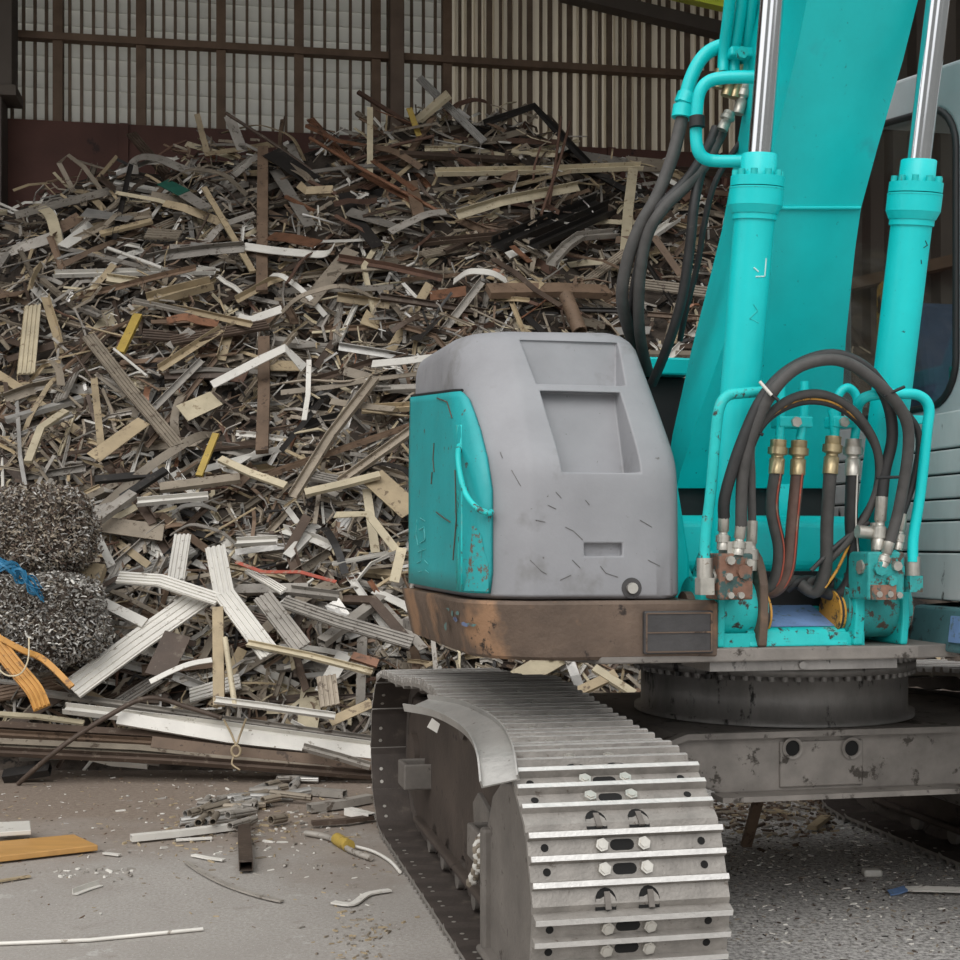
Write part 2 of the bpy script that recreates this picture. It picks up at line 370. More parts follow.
# made-up skyline, never in view: dark noise band added for chrome rod reflections
nz = nt.nodes.new('ShaderNodeTexNoise'); nz.inputs['Scale'].default_value = 1.3; nz.inputs['Detail'].default_value = 0
cm = nt.nodes.new('ShaderNodeCombineXYZ'); nt.links.new(sp.outputs[0], cm.inputs[0]); nt.links.new(sp.outputs[1], cm.inputs[1]); nt.links.new(cm.outputs[0], nz.inputs['Vector'])
hm = nt.nodes.new('ShaderNodeMapRange'); hm.inputs[1].default_value = .36; hm.inputs[2].default_value = .62; hm.inputs[3].default_value = -.02; hm.inputs[4].default_value = .42; nt.links.new(nz.outputs['Fac'], hm.inputs[0])
df = nt.nodes.new('ShaderNodeMath'); df.operation = 'SUBTRACT'; nt.links.new(hm.outputs[0], df.inputs[0]); nt.links.new(sp.outputs[2], df.inputs[1])
st = nt.nodes.new('ShaderNodeMapRange'); st.inputs[1].default_value = 0; st.inputs[2].default_value = .05; nt.links.new(df.outputs[0], st.inputs[0])
m2 = nt.nodes.new('ShaderNodeMix'); m2.data_type = 'RGBA'; nt.links.new(st.outputs[0], m2.inputs[0]); nt.links.new(mx.outputs[2], m2.inputs[6]); m2.inputs[7].default_value = (.16, .165, .16, 1)
nt.links.new(m2.outputs[2], bg.inputs[0]); bg.inputs[1].default_value = 1.0
sun = bpy.data.lights.new('sun', 'SUN'); sun.energy = .9; sun.angle = math.radians(40); sun.color = (1, .98, .95)
so = bpy.data.objects.new('sun', sun); COL.objects.link(so); so.rotation_euler = (math.radians(48), 0, math.radians(-18))
S.view_settings.view_transform = 'Standard'; S.view_settings.look = 'None'; S.view_settings.gamma = 1; S.view_settings.exposure = 0.62
S.view_settings.use_curve_mapping = False
S.cycles.max_bounces = 8
# ================================================================== THE EXCAVATOR (local frame a, b, c)
exc = empty('excavator', (OX, OY, 0), TH)
tag(exc, 'turquoise crawler excavator with a scuffed grey tank cover parked before the scrap heap', 'excavator')
TW = .632
# ---- track loop path in (b, c) for the outer plate surface
def loop_pts():
    pts = []
    for k in range(0, 25):      # front half circle from bottom to top
        t = -math.pi/2-math.pi*k/24; pts.append((.45+.425*math.cos(t), .455+.425*math.sin(t)))
    for b_, c_ in ((.70,.893),(.95,.908),(1.2,.925),(1.5,.948),(1.75,.968),(1.95,.972),(2.2,.955),(2.5,.925),(2.8,.908),(3.05,.905)): pts.append((b_, c_))
    for k in range(0, 25):
        t = math.pi/2-math.pi*k/24; pts.append((3.2+.43*math.cos(t), .46+.43*math.sin(t)))
    for k in range(1, 14): pts.append((3.2-2.75*k/14, .03))
    return pts
LP = loop_pts(); seg = [0]
for i in range(len(LP)):
    p, q = LP[i], LP[(i+1) % len(LP)]; seg.append(seg[-1]+math.hypot(q[0]-p[0], q[1]-p[1]))
PER = seg[-1]
def loop_at(s_):
    s_ %= PER
    for i in range(len(LP)):
        if seg[i+1] >= s_:
            t = (s_-seg[i])/(seg[i+1]-seg[i]+1e-9); p, q = LP[i], LP[(i+1) % len(LP)]
            return p[0]+(q[0]-p[0])*t, p[1]+(q[1]-p[1])*t
NS = 34; PIT = PER/NS
def shoe_mesh():
    mb = MB(); h = PIT/2
    # local x across 0..TW, y along travel, z outward; three grousers and a curled lip
    pr = [(-h+.004,-.014),(h-.030,-.014),(h+.004,-.026),(h+.012,-.018),(h-.012,.002)]
    def ridge(y, hh=.028, w=.014): return [(y+w, .002), (y+w*.62, hh), (y-w*.62, hh), (y-w, .002)]
    pr2 = pr+ridge(-h+.168, .022, .013)+ridge(-h+.090)+ridge(-h+.018)+[(-h+.004, .0)]
    mb.prism([V((0, y, z)) for y, z in pr2], (TW, 0, 0), 'track_steel')
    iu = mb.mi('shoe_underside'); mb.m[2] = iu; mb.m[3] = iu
    for y, hh in ((-h+.090, .0285), (-h+.018, .0285), (-h+.168, .0225)):
        mb.box((.002, y-.0085, hh-.001), (TW-.002, y+.0085, hh+.0015), 'polished_grouser')
    r0, r1 = -h+.076, .034       # the two bolt rows
    for y in (-h+.054, -h+.127):
        for x in (.37, .585):
            mb.cyl((x*TW, y, .0), (x*TW, y, .018), .0215, 'bolt_steel', 6); mb.cyl((x*TW, y, .018), (x*TW, y, .022), .014, 'bolt_steel', 6)
        for x in (.085, .89):
            mb.cyl((x*TW, y, -.0148), (x*TW, y, -.012), .010, 'bolt_steel', 8)
            mb.cyl((x*TW, y, .0), (x*TW, y, .0032), .0125, 'hole_black', 12)
        ov = [V((.478*TW+sx*.022+.017*math.cos(t), y+.017*math.sin(t), .0)) for sx, a0 in ((1, -math.pi/2), (-1, math.pi/2)) for t in [a0+math.pi*k/6 for k in range(7)]]
        mb.prism(ov, (0, 0, .0034), 'hole_black')
    for x in (.365, .585):       # link windows in the lip
        wn = [V((x*TW+.033*math.cos(t), h-.022+.038*math.sin(t), .0)) for t in [math.pi+math.pi*k/8 for k in range(9)]]+[V((x*TW+.033, h+.006, -.012)), V((x*TW-.033, h+.006, -.012))]
        mb.prism([V((p.x, -p.y*0+p.y, p.z)) for p in wn], (0, 0, .0045), 'hole_black')
        mb.box((x*TW-.004, h-.048, .0), (x*TW+.014, h+.006, .0075), 'dusty_steel')
    return mb
def place_on_loop(o, s_):
    e = PIT*.25
    b0, c0 = loop_at(s_-e); b1, c1 = loop_at(s_+e); bm, cm = loop_at(s_)
    t = V((0, b1-b0, c1-c0)).normalized(); x = V((1, 0, 0)); z = t.cross(x)*-1
    # loop runs bottom-front, up the front, back along the top: outward = left of travel seen from +a
    z = V((0, -t.z, t.y)) 
    y = -t
    M = Matrix(((x.x, y.x, z.x), (x.y, y.y, z.y), (x.z, y.z, z.z)))
    if M.determinant() < 0: M = Matrix(((x.x, y.x, z.x), (x.y, y.y, z.y), (x.z, y.z, z.z)))
    return M, bm, cm
def make_track(a0, name_parent, visible_all=True, proto=None, mirror=False):
    # link chain: a dark band of links inside the shoes
    mb = MB(); n = NS*2
    for off in (.22, .33):
        rings = []
        for k in range(n):
            b_, c_ = loop_at(PER*k/n); b0, c0 = loop_at(PER*(k-.5)/n); b1, c1 = loop_at(PER*(k+.5)/n)
            t = V((0, b1-b0, c1-c0)).normalized(); z = V((0, -t.z, t.y)); dep = .10 if k % 2 else .085
            p = V((0, b_, c_)); rings.append([V((off-.02,0,0))+p-z*.014, V((off+.045,0,0))+p-z*.014, V((off+.045,0,0))+p-z*dep, V((off-.02,0,0))+p-z*dep])
        rings.append(rings[0]); mb.loft(rings, 'dark_track_steel', False)
    ch = mb.build('track_chain', exc); ch.location = (a0, 0, 0)
    pr = proto
    for k in range(NS):
        s_ = PIT*(k+.42)
        if pr is None:
            o = shoe_mesh().build('track_shoe', ch); pr = o
        else:
            o = pr.copy(); COL.objects.link(o); o.parent = ch
        M, b_, c_ = place_on_loop(o, s_)
        if mirror: M = M @ Matrix(((-1,0,0),(0,-1,0),(0,0,1))); 
        o.matrix_local = Matrix.Translation((TW if mirror else 0, b_, c_)) @ M.to_4x4()
    return ch, pr
chain, shoe0 = make_track(0.0, exc)
A2 = 2.68
make_track(A2, exc, proto=shoe0)
def make_frame(a0, sgn, detail=True):
    # side frame: long domed box with recessed outer face, ledge along the bottom
    fr = MB(); x0, x1 = a0+.19, a0+.44
    prof = [(.42,.12),(3.2,.12),(3.42,.22),(3.46,.62),(3.30,.76),(2.6,.80),(2.2,.80),(1.5,.80),(.95,.74),(.72,.60),(.55,.5),(.42,.42)]
    fr.prism([V((x0, b_, c_)) for b_, c_ in prof], (x1-x0, 0, 0), 'frame_brown')
    fr.box((x0-.04, .5, .115), (x1+.03, 3.1, .15), 'frame_brown')
    o = fr.build('track_frame', exc); bevel(o, .03, 3)
    # front idler with its yoke plate
    mb = MB(); mb.cyl((x0+.02, .45, .455), (x1-.02, .45, .455), .31, 'dark_track_steel', 32); mb.cyl((x0-.02, .45, .455), (x1+.02, .45, .455), .13, 'dusty_steel', 24)
    mb.build('front_idler', o)
    mb = MB(); mb.cyl((x0+.02, 3.2, .46), (x1-.02, 3.2, .46), .31, 'dark_track_steel', 32); mb.cyl((x0-.03, 3.2, .46), (x0, 3.2, .46), .12, 'frame_brown', 24)
    mb.build('rear_sprocket', o)
    for b_ in (.9, 1.25, 1.6, 1.95, 2.3, 2.65):
        mb = MB(); mb.cyl((x0+.0, b_, .125), (x1, b_, .125), .075, 'dark_track_steel', 16); mb.cyl((x0-.03, b_, .10), (x0, b_, .10), .045, 'dusty_steel', 12); mb.build('track_roller', o)
    mb = MB(); mb.cyl((x0-.02, 1.9, .80), (x1+.02, 1.9, .80), .07, 'dark_track_steel', 16); mb.build('carrier_roller', o)
    return o, x0
fr, fx = make_frame(0.0, 1)
# front yoke guard: tall plate with a rounded top edge, folded flange
mb = MB(); pts = []
for k in range(11):
    t = math.pi*(.5+.5*k/10)*1.0; 
yk = [(.16,.10),(.95,.10),(.98,.30),(.96,.56),(.88,.68),(.74,.755),(.58,.775),(.42,.74),(.30,.67),(.20,.56),(.155,.42),(.15,.25)]
mb.prism([V((.075, b_, c_)) for b_, c_ in yk], (.05, 0, 0), 'dusty_steel')
mb.box((.045, .90, .08), (.15, .96, .55), 'dusty_steel'); mb.box((.03, .16, .085), (.16, .96, .115), 'dusty_steel')
bevel(mb.build('idler_guard', fr), .012)
def bracket(b_, c_, w=.16, h=.13):
    mb = MB(); mb.box((fx-.13, b_-w/2, c_-h/2), (fx+.01, b_-w/2+.018, c_+h/2), 'dusty_steel'); mb.box((fx-.13, b_+w/2-.018, c_-h/2), (fx+.01, b_+w/2, c_+h/2), 'dusty_steel'); mb.box((fx-.14, b_-w/2, c_-h/2), (fx-.115, b_+w/2, c_+h/2), 'dusty_steel')
    return bevel(mb.build('guide_bracket', fr), .008)
p = L(413, 769, 3.0); bracket(2.85, p.z, .2, .13)
p = L(482, 850, 1.1); bracket(1.10, p.z+.02, .22, .13)
mb = MB(); mb.prism([V((fx-.02, 1.36, .36)), V((fx-.02, 1.62, .36)), V((fx-.02, 1.66, .50)), V((fx-.02, 1.56, .56)), V((fx-.02, 1.36, .52))], (.03, 0, 0), 'dusty_steel'); bevel(mb.build('lashing_lug', fr), .006)
fr2, _ = make_frame(A2, -1)

# ---- carbody between the tracks
mb = MB(); b0 = 1.12
pt = [L(659, 741, b0), L(690, 729, b0), L(800, 727, b0), L(975, 722, b0)]
zt = .835; zb = .60
aL = L(655, 740, b0).x; aR = 2.75
prof = [(aL, zt-.045), (aL+.12, zt), (aR, zt), (aR, zb), (aL+.28, zb), (aL, zt-.12)]
mb.prism([V((a, b0, c)) for a, c in prof], (0, 1.55, 0), 'carbody_steel')
cb = mb.build('carbody', exc); bevel(cb, .01)
mb = MB()     # top and bottom flange strips, weld plate on the front face
mb.sweep([(-.02,-.012),(.03,-.012),(.03,.012),(-.02,.012)], [V((aL-.02, b0-.01, zt-.045)), V((aL+.12, b0-.01, zt+.004)), V((aR, b0-.01, zt+.004))], (0,0,1), 'carbody_steel')
mb.box((L(713,789,b0).x, b0-.10, zb-.015), (aR, b0+.02, zb+.006), 'carbody_steel')
mb.build('carbody_flange', cb)
mb = MB(); q0 = L(779, 760, b0).x; q1 = L(862, 760, b0).x
mb.box((q0, b0-.012, zb+.02), (q1, b0+.01, zt-.03), 'carbody_steel'); bevel(mb.build('weld_plate', cb), .006)
for px in (792, 851):
    p = L(px, 748, b0-.012); mb = MB()
    mb.loft([circ((p.x, b0-.022, p.z), .045, 20, 'y'), circ((p.x, b0-.022, p.z), .032, 20, 'y'), circ((p.x, b0-.013, p.z), .032, 20, 'y')], 'carbody_steel', False, True); mb.add(circ((p.x, b0-.0135, p.z), .033, 20, 'y'), [tuple(range(20))], 'hole_black'); mb.build('inspection_hole', cb)
# slope of the leg that joins the carbody to each track frame
for s_, a0, a1 in ((1, .40, aL+.25), (-1, 2.72, aR-.25)):
    mb = MB(); mb.hexa([V((a0,1.2,.30)), V((a1,1.25,.60)), V((a1,2.5,.60)), V((a0,2.6,.30)), V((a0,1.2,.62)), V((a1,1.25,.80)), V((a1,2.5,.80)), V((a0,2.6,.62))], 'carbody_steel'); bevel(mb.build('carbody_leg', cb), .02)
# ---- slew ring
RC = V((1.63, 1.85, 0)); RR = .60
mb = MB()
mb.loft([circ((RC.x, RC.y, z), r, 64, 'z') for z, r in ((.84,RR+.03),(.862,RR+.03),(.865,RR),(1.045,RR),(1.05,RR+.035),(1.09,RR+.035),(1.092,RR-.01),(1.17,RR-.01))], 'greasy_steel', True, True)
ring = mb.build('slew_ring', exc)
mb = MB()
for k in range(72):
    t = 2*math.pi*k/72; c = RC+V((math.cos(t)*(RR+.018), math.sin(t)*(RR+.018), 0)); q = V((math.cos(t), math.sin(t), 0))
    mb.cyl(V((c.x,c.y,1.03)), V((c.x,c.y,1.115)), .016, 'greasy_steel', 6)
mb.build('ring_teeth', ring)

# ---- upper structure floor plate and centre frame
BF = .66            # front edge of the floor plate
zp0, zp1 = 1.175, 1.225
aR2 = L(918, 650, BF).x
mb = MB(); mb.prism([V((.42, BF-.004, zp0)), V((aR2, BF, zp0)), V((3.0, BF+.28, zp0)), V((3.0, 2.8, zp0)), V((.05, 2.8, zp0)), V((.05, 1.3, zp0))], (0, 0, zp1-zp0), 'carbody_steel')
fl = mb.build('floor_plate', exc); bevel(fl, .006)
mb = MB(); p = L(804, 660, BF-.0); mb.loft([circ((L(804,660,BF).x, BF+.008, zp0-.018), r, 20, 'y') for r in (.014,)]+[circ((L(804,660,BF).x, BF+.03, zp0-.018), .014, 20, 'y')], 'greasy_steel', True, True)
mb.box((L(712,655,BF).x, BF+.02, zp0-.036), (L(900,655,BF).x, BF+.3, zp0), 'greasy_steel'); mb.build('under_plate', fl)
# centre frame box: turquoise cover panel behind the hoses
bP = 1.02
a0, a1 = L(672, 540, bP).x, L(868, 540, bP).x
z1 = L(760, 516, bP).z; z2 = L(760, 575, bP).z
mb = MB()
prof = [(bP+.0, zp1), (bP, z2), (bP-.02, z2+.04), (bP+.02, z1-.03), (bP+.06, z1), (bP+.6, z1+.02), (bP+.6, zp1)]
mb.prism([V((a0, b_, c_)) for b_, c_ in prof], (a1-a0, 0, 0), 'turquoise_paint')
cf = mb.build('centre_frame', exc); bevel(cf, .015)
# sloping front toe plate with a patch of faded blue paint
at0, at1 = L(738, 620, .80).x, L(836, 620, .80).x
mb = MB(); mb.hexa([V((at0, BF+.03, zp1)), V((at1, BF+.03, zp1)), V((at1, bP, zp1)), V((at0, bP, zp1)), V((at0, BF+.06, zp1+.06)), V((at1, BF+.06, zp1+.06)), V((at1, bP, zp1+.17)), V((at0, bP, zp1+.17))], 'worn_turquoise_paint')
toe = mb.build('toe_plate', exc); bevel(toe, .008)
mb = MB(); n_ = .004
def toe_pt(u, v): return V((at0+(at1-at0)*u, BF+.06+(bP-BF-.06)*v, zp1+.06+.11*v+n_))
mb.add([toe_pt(.08,.06), toe_pt(.93,.06), toe_pt(.90,.9), toe_pt(.05,.9)], [(0,1,2,3)], 'blue_faded_paint'); mb.build('paint_patch', toe)
for px in (733, 842):     # worn skirts beside the toe plate
    p = L(px, 640, .74); mb = MB(); mb.box((p.x-.07, .70, zp1), (p.x+.07, .98, zp1+.05), 'worn_turquoise_paint'); mb.build('skirt_block', toe)
# right-hand deck beside the cover
mb = MB(); a0d = L(690, 560, .95).x
mb.prism([V((L(676,600,.9).x, .9, zp1)), V((L(690,600,.9).x, .9, zp1)), V((L(690,600,.9).x, .9, L(690,560,.9).z)), V((L(676,600,.9).x, .9, L(676,470,.9).z))], (0, .5, 0), 'turquoise_paint')
bevel(mb.build('deck_side', exc), .01)
mb = MB(); p0, p1 = L(640, 357, 1.9), L(690, 376, 1.9)
mb.box((p0.x-.1, 1.88, p1.z), (p1.x, 2.3, p0.z), 'turquoise_paint'); mb.box((.6, 1.95, zp1), (p1.x, 2.3, p1.z), 'seal_black')
bevel(mb.build('engine_deck', exc), .01)

# ---- grey tank cover (lofted body with two stepped recesses)
zb_, zk, zt_ = 1.405, 1.90, 2.445
def outline(z, n=10, off=0.0):
    # plan outline at height z: from rear left, forward round the rounded corner, along the front, to rear right
    t_ = z-zk; sp_ = (t_+math.sqrt(t_*t_+.004))/2; h = sp_/(zt_-zk)
    bf = .712+.44*h; al = -.008+.012*h; ar = .748-.035*h; br = 2.12; rc = .27
    pts = [V((al-off, br, z)), V((al-off, 1.7, z)), V((al-off, bf+rc+.12, z))]
    for k in range(n+1):      # rounded side, then a flat facet up to a soft crease on the front
        t = math.pi+math.radians(54)*k/n; pts.append(V((al+rc+(rc+off)*math.cos(t), bf+rc+(rc+off)*math.sin(t), z)))
    pts += [V((al+.170, bf+.012-off, z)), V((al+.186, bf+.004-off, z)), V((al+.205, bf-off, z)), V((al+rc+.1, bf-off, z)), V((ar-.10, bf-off, z))]
    for k in range(5):
        t = -math.pi/2+math.pi/2*k/4; pts.append(V((ar-.05+(.05+off)*math.cos(t), bf+.05+(.05+off)*math.sin(t), z)))
    pts += [V((ar+off, 1.5, z)), V((ar+off, br, z))]
    return pts
def shrink(pts, d):
    c = sum(pts, V((0,0,0)))/len(pts); out = []
    for p in pts:
        q = V((p.x-c.x, p.y-c.y, 0)); l_ = max(q.length, 1e-6); out.append(p-q*(d/l_))
    return out
mb = MB(); zs = [zb_, zb_+.012, 1.6, 1.72, 1.80, 1.84, 1.87, 1.90, 1.93, 1.96, 2.0, 2.1, 2.2, 2.3, 2.37]
rings = [shrink(outline(zb_), .02)]+[outline(z) for z in zs[1:]]
for z, d in ((2.405, .012), (2.430, .035), (zt_, .075)): rings.append(shrink(outline(z), d))
mb.loft(rings, 'grey_cover_paint', True, True, split=False)
cov = mb.build('tank_cover', exc)
def cutter(px_quad, b_front, b_back, ztop, zbot, tilt):
    # px_quad: TL, TR, BR, BL as seen in front
    mb = MB(); q = []
    for (px, py), z in zip(px_quad, (ztop, ztop, zbot, zbot)):
        bb = .72+.44*max(0, (z-zk)/(zt_-zk)); a = L(px, py, bb).x; q.append((a, z))
    f = [V((a, b_front, z)) for a, z in q]; bb2 = b_back-tilt; g_ = [V((q[0][0]+.012, b_back, ztop)), V((q[1][0]-.045, b_back, ztop)), V((q[2][0]-.04, bb2, zbot+.004)), V((q[3][0]+.012, bb2, zbot+.004))]
    mb.loft([f, g_], 'grey_cover_paint'); o = mb.build('cut'); 
    bm = bmesh.new(); bm.from_mesh(o.data); bmesh.ops.recalc_face_normals(bm, faces=bm.faces); bm.to_mesh(o.data); bm.free()
    o.parent = exc; return o
bm = bmesh.new(); bm.from_mesh(cov.data); bmesh.ops.recalc_face_normals(bm, faces=bm.faces); bm.to_mesh(cov.data); bm.free()
def zat(py):      # height on the sloped front for a picture row
    lo, hi = zk-.3, zt_
    for _ in range(40):
        z = (lo+hi)/2; bb = .72+.44*max(0, (z-zk)/(zt_-zk)); y = L(590, py, bb).z
        if y > z: lo = z
        else: hi = z
    return z
c1_ = cutter([(517,341),(628,341),(634,386),(534,386)], .5, 1.135, zat(342), zat(386), .07)
c2_ = cutter([(537,391),(630,391),(648,474),(561,474)], .5, 1.0, zat(392), zat(473), .13)
c3_ = MB(); p0, p1 = L(584, 543, .72), L(622, 556, .72)
c3_.box((p0.x, .6, p1.z), (p1.x, .745, p0.z), 'grey_cover_paint'); c3_ = c3_.build('cut', exc)
for c in (c1_, c2_, c3_):
    md = cov.modifiers.new('b', 'BOOLEAN'); md.object = c; md.operation = 'DIFFERENCE'; md.solver = 'EXACT'
bpy.context.view_layer.update()
dg = bpy.context.evaluated_depsgraph_get(); nm = bpy.data.meshes.new_from_object(cov.evaluated_get(dg)); cov.modifiers.clear(); cov.data = nm
for c in (c1_, c2_, c3_): bpy.data.objects.remove(c)
nm.materials.clear(); nm.materials.append(MATS['grey_cover_paint'])
for pl in nm.polygons: pl.material_index = 0
nm.polygons.foreach_set('use_smooth', [True]*len(nm.polygons))
nm.set_sharp_from_angle(angle=math.radians(35))
bevel(cov, .012, 3, 50)
# lock button
p = L(631, 588, .72); mb = MB(); mb.cyl((p.x, .722, p.z), (p.x, .712, p.z), .038, 'patch_plate_steel', 24); mb.cyl((p.x, .712, p.z), (p.x, .698, p.z), .020, 'bolt_steel', 20); mb.build('lock', cov)
# turquoise side door following the rounded corner
def resample(pts, n):
    d = [0]
    for i in range(1, len(pts)): d.append(d[-1]+(pts[i]-pts[i-1]).length)
    out = []
    for k in range(n):
        s_ = d[-1]*k/(n-1); i = 0
        while i < len(pts)-2 and d[i+1] < s_: i += 1
        t = (s_-d[i])/(d[i+1]-d[i]+1e-9); out.append(pts[i].lerp(pts[i+1], t))
    return out
def side_patch(zlist, pxr, pxl, off, m, thick=.012):
    # patch on the cover between picture columns pxl..pxr for each height, pushed out by off
    rows = []
    for z, xr, xl in zip(zlist, pxr, pxl):
        pts = resample(outline(z, 16, off)[:24], 160)
        def col(p):
            w_ = M2W(*p); return CX+F*w_.x/w_.y
        sel = [p for p in pts if xl <= col(p) <= xr]
        rows.append([p+V((0, 0, max(0, (p.z-1.42)/.755)*.10*max(0, p.y-.98)/1.1)) for p in resample(sel, 24)])
    return rows
zd = [1.425, 1.5, 1.6, 1.7, 1.8, 1.86, 1.92, 2.03, 2.10, 2.15, 2.175]
pr_ = [491, 492, 492, 492, 491.5, 490, 487, 480, 475, 470, 463]
rows = side_patch(zd, pr_, [404]*11, .014, 'door_paint')
mb = MB(); n = 24
mb.add([p for r in rows for p in r], [(k*n+i, k*n+i+1, (k+1)*n+i+1, (k+1)*n+i) for k in range(len(rows)-1) for i in range(n-1)], 'door_paint', True)
door = mb.build('side_door', exc); so_ = door.modifiers.new('solid', 'SOLIDIFY'); so_.thickness = .018; so_.offset = 0
# raised vertical seam strip + handle
rows2 = side_patch([1.43,1.6,1.8,1.95,2.05], [462]*5, [455.5]*5, .024, '')
mb = MB(); mb.add([p for r in rows2 for p in (r[0], r[-1])], [(2*k, 2*k+1, 2*k+3, 2*k+2) for k in range(4)], 'worn_turquoise_paint', True)
o = mb.build('door_seam', door); so_ = o.modifiers.new('solid', 'SOLIDIFY'); so_.thickness = .012
def on_cover(px, z, off):
    pts = resample(outline(z, 16, off)[:26], 400); best = min(pts, key=lambda p: abs((lambda w_: CX+F*w_.x/w_.y)(M2W(*p))-px)); return best
def z_of(px, py, off=.02):
    z = 1.8
    for _ in range(8):
        p = on_cover(px, z, off); z = L(px, py, p.y).z
    return z
hp = [(459,446,.02),(458,456,.05),(460,474,.06),(466,494,.06),(477,508,.06),(489,513,.05),(491,512,.02)]
mb = MB(); mb.tube(smooth_path([on_cover(px, z_of(px, py, o_), o_) for px, py, o_ in hp], 5), .011, 'worn_turquoise_paint', 8); mb.build('door_handle', door)
mb = MB(); mb.tube([p+V((0, 0, .006)) for p in rows[-1]], .007, 'seal_black', 6); mb.build('door_gap_shadow', door)  # black tube along the top gap, drawn as the lip's shadow line
zq = [1.432, 1.48, 1.53, 1.58, 1.63, 1.67]
rows3 = side_patch(zq, [490, 490, 489, 486, 482, 476], [464, 466, 467, 469, 470, 471], .0245, '')
mb = MB(); n = 24; mb.add([p for r in rows3 for p in r], [(k*n+i, k*n+i+1, (k+1)*n+i+1, (k+1)*n+i) for k in range(len(rows3)-1) for i in range(n-1)], 'peeling_paint', True); mb.build('peeling_paint', door)
# worn lettering and scratches on the door
mb = MB()
def decal(pts, w, m, off=.026):
    q = [on_cover(px, z_of(px, py, off), off) for px, py in pts]
    mb.tube(q, w, m, 4)
for st in ([(417,520),(416,534),(418,545)],[(420,518),(425,521)],[(419,530),(424,527),(425,540),(420,543)],[(418,552),(426,549)],[(422,549),(421,558)],[(417,563),(421,561)],[(424,560),(428,564)],[(418,572),(422,571)],[(425,570),(429,573)]): decal(st, .0020, 'faint_lettering')
mb.build('faded_lettering', door)
mb = MB()
for st in ([(434,443),(433,460),(434,472)],[(432,472),(431,484)],[(436,512),(444,518),(450,522)],[(437,398),(447,402),(452,418)],[(455,470),(456,520),(453,560)]): decal(st, .0028, 'rusty_steel')
mb.build('scratches', door)
for st in ([(566,527),(574,531),(583,540)],[(548,505),(556,509)],[(572,560),(580,568)],[(640,520),(652,527)],[(530,560),(541,571),(547,574)],[(560,580),(571,575)],[(600,566),(606,573),(618,577)],[(586,500),(590,505)],[(556,492),(562,498)],[(512,470),(520,486)],[(500,452),(503,458)],[(536,520),(545,522)],[(648,560),(660,566)]):
    mb = MB(); decal(st, .0016, 'scuff_grey', .001); mb.build('scratch', cov)
# ---- counterweight bumper wrapping round under the cover
zq0, zq1 = 1.19, 1.40
def boutline(z, off):
    h = (z-zq0)/(zq1-zq0); bf = .655; al = -.05; ar = .868; br = 2.2; rc = .33; d = (1-h)*.05
    pts = [V((al+d, br, z)), V((al+d, 1.5, z))]
    for k in range(13):
        t = math.pi+math.pi/2*k/12; pts.append(V((al+d+rc+rc*math.cos(t), bf+rc+rc*math.sin(t), z)))
    pts += [V((ar-.01, bf, z)), V((ar, bf+.012, z)), V((ar, br, z))]
    return pts
mb = MB(); mb.loft([shrink(boutline(zq0, 0), .01)]+[boutline(z, 0) for z in (zq0+.012, zq0+.06, zq0+.14, zq1-.012)]+[shrink(boutline(zq1, 0), .012)], 'rusty_steel', True, True)
bp = mb.build('counterweight_bumper', exc); bp.data.set_sharp_from_angle(angle=math.radians(30))
p0, p1 = L(643, 610, .65), L(712, 654, .65)
mb = MB(); mb.box((p0.x, .636, p1.z+.004), (p1.x, .67, p0.z-.004), 'patch_plate_steel'); pp = bevel(mb.build('patch_plate', bp), .006)
mb = MB()
for z in (p0.z-.012, p1.z+.012, (p0.z+p1.z)/2): mb.box((p0.x+.01, .632, z-.0025), (p1.x-.01, .638, z+.0025), 'rusty_steel')
for a in (p0.x+.008, p1.x-.008): mb.box((a-.003, .632, p1.z+.012), (a+.003, .638, p0.z-.012), 'rusty_steel')
mb.build('weld_bead', pp)
# scratched blue and teal paint left on the bumper's corner
mb = MB(); R2 = random.Random(3)
pts = resample(boutline(1.34, 0)[1:12], 60)
for k in range(9):
    i = R2.randrange(14, 46); p = pts[i]; q = pts[i+1]; t = (q-p).normalized(); nrm = V((t.y, -t.x, 0)); nrm = nrm if nrm.y < 0 or nrm.x < 0 else -nrm
    c = p+nrm*.004+V((0,0,R2.uniform(-.06,.04))); w_ = R2.uniform(.02,.05); h_ = R2.uniform(.006,.016)
    mb.add([c+t*(w_*R2.uniform(.5,1)*math.cos(a))+V((0,0,h_*R2.uniform(.4,1.2)*math.sin(a))) for a in [2*math.pi*z_/9 for z_ in range(9)]], [tuple(range(9))], ('faded_teal', 'faded_teal', 'faded_blue')[k % 3])
    mb.build('paint_remains', bp); mb = MB()

# ---- boom: tapered welded box, flared at the foot
sec = [(488,677,832,1.32,.10),(470,681,836,1.27,.16),(430,694,840,1.18,.24),(337,726,846,1.00,.36),(250,749,855,.86,.36),(208,760,861,.79,.36),(146,774,878,.69,.38),(60,795,903,.53,.43),(0,807,918,.42,.48),(-120,832,948,.22,.52),(-260,861,983,-.02,.55)]
rings = []
for py, xl, xr, b_, t_ in sec:
    p, q = L(xl, py, b_), L(xr, py, b_)
    rings.append([p, q, q+V((0, t_*1.0, .0)), p+V((0, t_*1.0, .0))])
mb = MB(); mb.loft(rings, 'turquoise_paint', True, True); boom = mb.build('boom', exc); boom.data.set_sharp_from_angle(angle=math.radians(40))
p, q = L(758, 208, .785), L(860, 208, .785)
mb = MB(); mb.tube([p, q], .008, 'turquoise_paint', 8); mb.tube([p+V((0,0,.022)), q+V((0,0,.022))], .004, 'turquoise_paint', 6); mb.build('weld_seam', boom)
mb = MB()     # foot lugs of the boom, dark underside gap
for a in (1.10, 1.40): mb.cyl((a, 1.5, 1.75), (a+.06, 1.5, 1.75), .22, 'turquoise_paint', 28)
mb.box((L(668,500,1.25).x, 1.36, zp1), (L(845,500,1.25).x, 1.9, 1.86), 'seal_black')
mb.build('boom_foot', boom)

